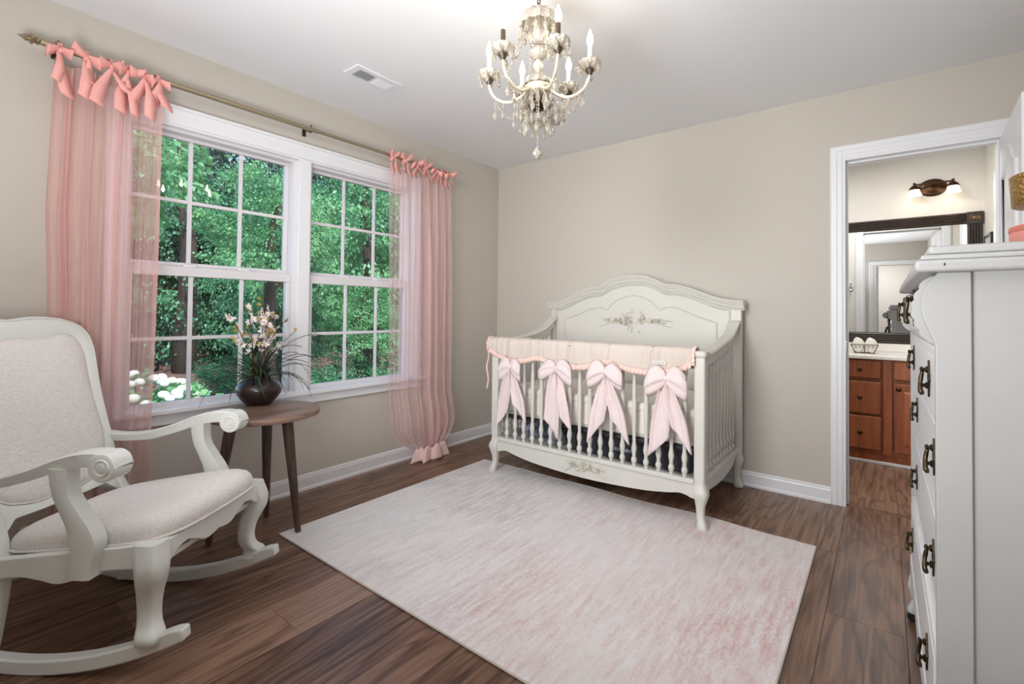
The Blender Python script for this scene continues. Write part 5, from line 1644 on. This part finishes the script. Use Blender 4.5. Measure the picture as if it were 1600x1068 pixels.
# ================================================================== BATHROOM
VX0, VX1, VY, VB = 2.20, 3.44, 1.12, 1.655
vn = thing('vanity_cabinet', 'reddish maple bathroom vanity cabinet with dark knobs beyond the doorway', 'cabinet', (2.82, 1.39, 0))
bx('cabinet_body', 'vanity', (VX0, VY + .02, .075), (VX1, VB, .783), vn)
bx('toe_kick', 'vanity', (VX0, VY + .012, .022), (VX1, VY + .03, .075), vn)
bx('shoe_moulding', 'trim', (VX0, VY - .006, .0), (VX1, VY + .012, .022), vn, bevel=.004)
for a, b in (((2.225 - .025, VY, .075), (2.225 + .02, VY + .02, .783)), ((2.832, VY, .075), (2.885, VY + .02, .783)), ((3.39, VY, .075), (3.44, VY + .02, .783))):
    bx('face_stile', 'vanity', a, b, vn, bevel=.001)
for x0, x1 in ((2.245, 2.832), (2.885, 3.39)):
    bx('face_rail', 'vanity', (x0, VY, .075), (x1, VY + .02, .11), vn)
    bx('face_rail', 'vanity', (x0, VY, .765), (x1, VY + .02, .783), vn)
def knob(x, z, par):
    b = MB().lathe([(.006, 0), (.006, .010), (.015, .016), (.017, .022), (.013, .028), (.001, .030)], n=14)
    b.v = [(x + a, VY - .016 - q, z + c_) for a, c_, q in b.v]
    b.build('knob', 'bronze', par, smooth=50)
for z0, z1 in ((.640, .772), (.372, .612), (.105, .352)):
    d = bx('drawer', 'vanity', (2.565, VY - .018, z0), (2.820, VY, z1), vn, bevel=.006, seg=3)
    knob(2.692, (z0 + z1) / 2, d)
d = bx('drawer', 'vanity', (2.895, VY - .018, .640), (3.385, VY, .772), vn, bevel=.006, seg=3)
d = bx('door', 'vanity', (2.895, VY - .018, .105), (3.135, VY, .612), vn, bevel=.005, seg=3)
MB().loft([[(2.948, VY - .017, .160), (3.082, VY - .017, .160), (3.082, VY - .017, .557), (2.948, VY - .017, .557)], [(2.956, VY - .024, .168), (3.074, VY - .024, .168), (3.074, VY - .024, .549), (2.956, VY - .024, .549)], [(2.976, VY - .026, .190), (3.054, VY - .026, .190), (3.054, VY - .026, .527), (2.976, VY - .026, .527)]]).build('raised_panel', 'vanity', d)
knob(2.922, .575, d)
d = bx('door', 'vanity', (3.145, VY - .018, .105), (3.385, VY, .612), vn, bevel=.005, seg=3)
knob(3.36, .575, d)
d = bx('door', 'vanity', (2.255, VY - .018, .105), (2.545, VY, .772), vn, bevel=.005, seg=3)
ctp = thing('vanity_countertop', 'white cultured marble countertop with backsplash on the vanity', 'countertop', (2.82, 1.37, .784))
bx('counter_slab', 'counter', (VX0 - .01, 1.088, .784), (WR - .002, 1.656, .813), ctp, bevel=.006, seg=3)
bx('backsplash', 'counter', (VX0 - .01, 1.636, .8135), (WR - .002, 1.656, .880), ctp, bevel=.004)
bk = thing('wire_basket', 'small wire basket with two rolled white towels on the vanity counter', 'basket', (2.715, 1.34, .814))
BX, BYc = 2.715, 1.34
rim = [(BX + .088 * cx_, BYc + .055 * cy_, .882) for cx_, cy_ in ((-1, -1), (1, -1), (1, 1), (-1, 1))]
basep = [(BX + .062 * cx_, BYc + .038 * cy_, .817) for cx_, cy_ in ((-1, -1), (1, -1), (1, 1), (-1, 1))]
MB().tube(rim, .003, 6, closed=True, caps=False).build('rim_wire', 'wire', bk)
MB().tube(basep, .0028, 6, closed=True, caps=False).build('base_wire', 'wire', bk)
for e in range(4):
    a0, a1 = Vector(rim[e]), Vector(rim[(e + 1) % 4])
    b0, b1 = Vector(basep[e]), Vector(basep[(e + 1) % 4])
    n = 6 if e % 2 == 0 else 4
    for i in range(n + 1 if e % 2 == 0 else n):
        if e % 2 and i == 0: continue
        t = i / n
        MB().tube([b0.lerp(b1, t), a0.lerp(a1, t)], .0024 if (i in (0, n) or i == n // 2) else .0013, 5).build('side_wire', 'wire', bk)
for sg in (-1, 1):
    tw = MB().grid(lambda u, v_: (BX + sg * .041 + (.040 + .003 * sin(7 * u * 6.28)) * cos(2 * pi * u) * (1 if .04 < v_ < .96 else .7), BYc + .048 * (2 * v_ - 1), .876 + (.060 + .004 * sin(4 * 6.28 * u)) * sin(2 * pi * u) * (1 if .04 < v_ < .96 else .75)), 32, 9, wrap=True)
    k = len(tw.v)
    tw.f += [tuple(range(32)), tuple(range(k - 32, k))]
    tag(tw.build('rolled_towel', 'towel', None, smooth=60, loc=(BX + sg * .041, BYc, .82)), 'rolled white towel in the %s half of the wire basket on the vanity' % ('left' if sg < 0 else 'right'), 'towel', 'rolled towels in the wire basket')
mr = thing('bathroom_mirror', 'wall mirror in a dark fluted frame above the vanity', 'mirror', (2.85, 1.655, .885))
MX0, MX1, MZ0, MZ1, MWd = 2.28, 3.437, .885, 1.918, .088
FLP = [(0, 0), (0, .014)]
for i in range(5):
    c0 = .006 + i * .0152
    FLP += [(c0, .016), (c0 + .004, .022), (c0 + .0075, .0235), (c0 + .011, .022), (c0 + .0145, .016)]
FLP += [(.088, .014), (.088, 0)]
yw = 1.659
MB().sweep(FLP, [((MX0 + MWd, yw, MZ1), (0, 0, -1), (0, -1, 0)), ((MX1 - MWd, yw, MZ1), (0, 0, -1), (0, -1, 0))]).build('frame_bar', 'darkmirror', mr, smooth=30)
MB().sweep(FLP, [((MX0 + MWd, yw, MZ0), (0, 0, 1), (0, -1, 0)), ((MX1 - MWd, yw, MZ0), (0, 0, 1), (0, -1, 0))]).build('frame_bar', 'darkmirror', mr, smooth=30)
MB().sweep(FLP, [((MX0, yw, MZ0 + MWd), (1, 0, 0), (0, -1, 0)), ((MX0, yw, MZ1 - MWd), (1, 0, 0), (0, -1, 0))]).build('frame_bar', 'darkmirror', mr, smooth=30)
MB().sweep(FLP, [((MX1, yw, MZ0 + MWd), (-1, 0, 0), (0, -1, 0)), ((MX1, yw, MZ1 - MWd), (-1, 0, 0), (0, -1, 0))]).build('frame_bar', 'darkmirror', mr, smooth=30)
for x in (MX0 + MWd / 2, MX1 - MWd / 2):
    for z in (MZ0 + MWd / 2, MZ1 - MWd / 2):
        c = bx('corner_block', 'darkmirror', (x - .047, 1.632, z - .047), (x + .047, yw, z + .047), mr, bevel=.003)
        b = MB().lathe([(.034, 0), (.034, .005), (.029, .009), (.025, .005), (.020, .004), (.016, .010), (.006, .013), (.001, .013)], n=24)
        b.v = [(x + a, 1.632 - q, z + c_ * .72) for a, c_, q in b.v]
        b.build('rosette', 'rosette', c, smooth=40)
bx('mirror_glass', 'mirror', (MX0 + .08, 1.648, MZ0 + .08), (MX1 - .08, 1.654, MZ1 - .08), mr)
wl = thing('wall_lamp', 'two-light bronze vanity lamp on the wall above the bathroom mirror', 'lamp', (3.150, 1.655, 2.15))
b = MB().lathe([(.001, .030), (.030, .028), (.050, .020), (.060, .016), (.078, .016), (.088, .010), (.090, 0)], n=40)
b.v = [(3.150 + a, 1.659 - q, 2.145 + c_ * .78) for a, c_, q in b.v]
b.build('backplate', 'bronze', wl, smooth=40)
MB().tube([(3.150, 1.632, 2.150), (3.150, 1.575, 2.165)], .010, 10).build('arm_post', 'bronze', wl, smooth=60)
MB().tube([(3.030, 1.575, 2.165), (3.270, 1.575, 2.165)], .007, 10).build('cross_arm', 'bronze', wl, smooth=60)
for x in (3.035, 3.265):
    c = (x, 1.575, 2.165)
    cp = MB().lathe([(.001, .018), (.008, .016), (.010, .008), (.006, 0), (.014, -.006), (.029, -.020), (.037, -.036), (.038, -.042), (.035, -.042), (.026, -.026), (.001, -.012)], c, 28).build('shade_cap', 'bronze', wl, smooth=50)
    MB().lathe([(.033, -.042), (.038, -.062), (.048, -.086), (.046, -.086), (.036, -.062), (.031, -.042)], c, 28).build('glass_shade', 'frost', cp, smooth=60)
    MB().lathe([(.001, -.03), (.012, -.035), (.020, -.052), (.018, -.068), (.001, -.078)], c, 16).build('light_bulb', 'frost', cp, smooth=180)
hk = thing('towel_hook', 'chrome double towel hook on the bathroom wall left of the doorway, seen in the mirror', 'hook', (2.545, .12, 1.42))
bx('hook_plate', 'chrome', (2.53, .12, 1.385), (2.565, .128, 1.44), hk, bevel=.004)
MB().tube([(2.547, .128, 1.425), (2.547, .16, 1.43), (2.547, .175, 1.47), (2.547, .20, 1.485)], [.006, .006, .005, .006], 8).build('upper_prong', 'chrome', hk, smooth=60)
MB().tube([(2.547, .128, 1.40), (2.547, .15, 1.385), (2.547, .18, 1.40)], .006, 8).build('lower_prong', 'chrome', hk, smooth=60)
pc = thing('framed_picture', 'small framed print on the right bathroom wall beside the mirror', 'picture', (WR - .01, 1.36, 1.58))
bx('print', 'picture', (WR - .018, 1.235, 1.47), (WR - .012, 1.485, 1.69), pc)
for a, b in (((WR - .024, 1.22, 1.455), (WR - .001, 1.235, 1.705)), ((WR - .024, 1.485, 1.455), (WR - .001, 1.50, 1.705)), ((WR - .024, 1.235, 1.455), (WR - .001, 1.485, 1.47)), ((WR - .024, 1.235, 1.69), (WR - .001, 1.485, 1.705))):
    bx('frame_bar', 'black', a, b, pc)

# ================================================================== CAMERA ON TRIPOD (seen in the mirror) and hall rail
tp = thing('camera_tripod', 'black camera on a tripod seen in the bathroom mirror', 'tripod', (CAM.x + .05, CAM.y - .09, 0))
back = Vector((sin(YAW), -cos(YAW), 0))
side = Vector((cos(YAW), sin(YAW), 0))
def obox(c, hx, hy, hz):
    b = MB().box((-hx, -hy, -hz), (hx, hy, hz))
    b.v = [tuple(Vector(c) + side * p[0] + back * p[1] + Vector((0, 0, p[2]))) for p in b.v]
    return b
cc = CAM + back * .115
cc.z = CAM.z
bd = obox(cc, .068, .032, .048).build('camera_body', 'black', tp, bevel=.01)
obox(cc + Vector((0, 0, .058)), .024, .026, .014).build('viewfinder_hump', 'black', bd, bevel=.006)
MB().tube([CAM + back * .022, CAM + back * .05, CAM + back * .085], [.040, .038, .034], 24).build('camera_lens', 'black', bd, smooth=60)
base_ = Vector((cc.x, cc.y, 0))
MB().tube([base_ + Vector((0, 0, CAM.z - .048)), base_ + Vector((0, 0, CAM.z - .085)), base_ + Vector((0, 0, CAM.z - .11))], [.026, .020, .026], 14).build('ball_head', 'black', tp, smooth=60)
MB().tube([base_ + Vector((0, 0, CAM.z - .11)), base_ + Vector((0, 0, .55))], .014, 12).build('centre_column', 'black', tp, smooth=60)
for k in range(3):
    a = YAW + pi / 6 + k * 2 * pi / 3
    MB().tube([base_ + Vector((.02 * cos(a), .02 * sin(a), CAM.z - .19)), base_ + Vector((.30 * cos(a), .30 * sin(a), .008))], [.016, .011], 10).build('leg', 'black', tp, smooth=60)
hr = thing('handrail', 'cream hallway handrail seen in the bathroom mirror behind the camera', 'handrail', (3.15, -6.15, 1.1))
MB().tube([(2.93, -6.13, 1.16), (3.40, -6.13, 1.16)], .028, 12).build('rail', 'crib', hr, smooth=60)
for x in (3.0, 3.3):
    MB().tube([(x, -6.2, 1.09), (x, -6.13, 1.11), (x, -6.13, 1.135)], .008, 8).build('bracket', 'chrome', hr, smooth=60)

# ------------------------------------------------------------------ tidy up the builder's scratch properties
for o in bpy.data.objects:
    for k in ('_org', '_wo'):
        if k in o.keys(): del o[k]
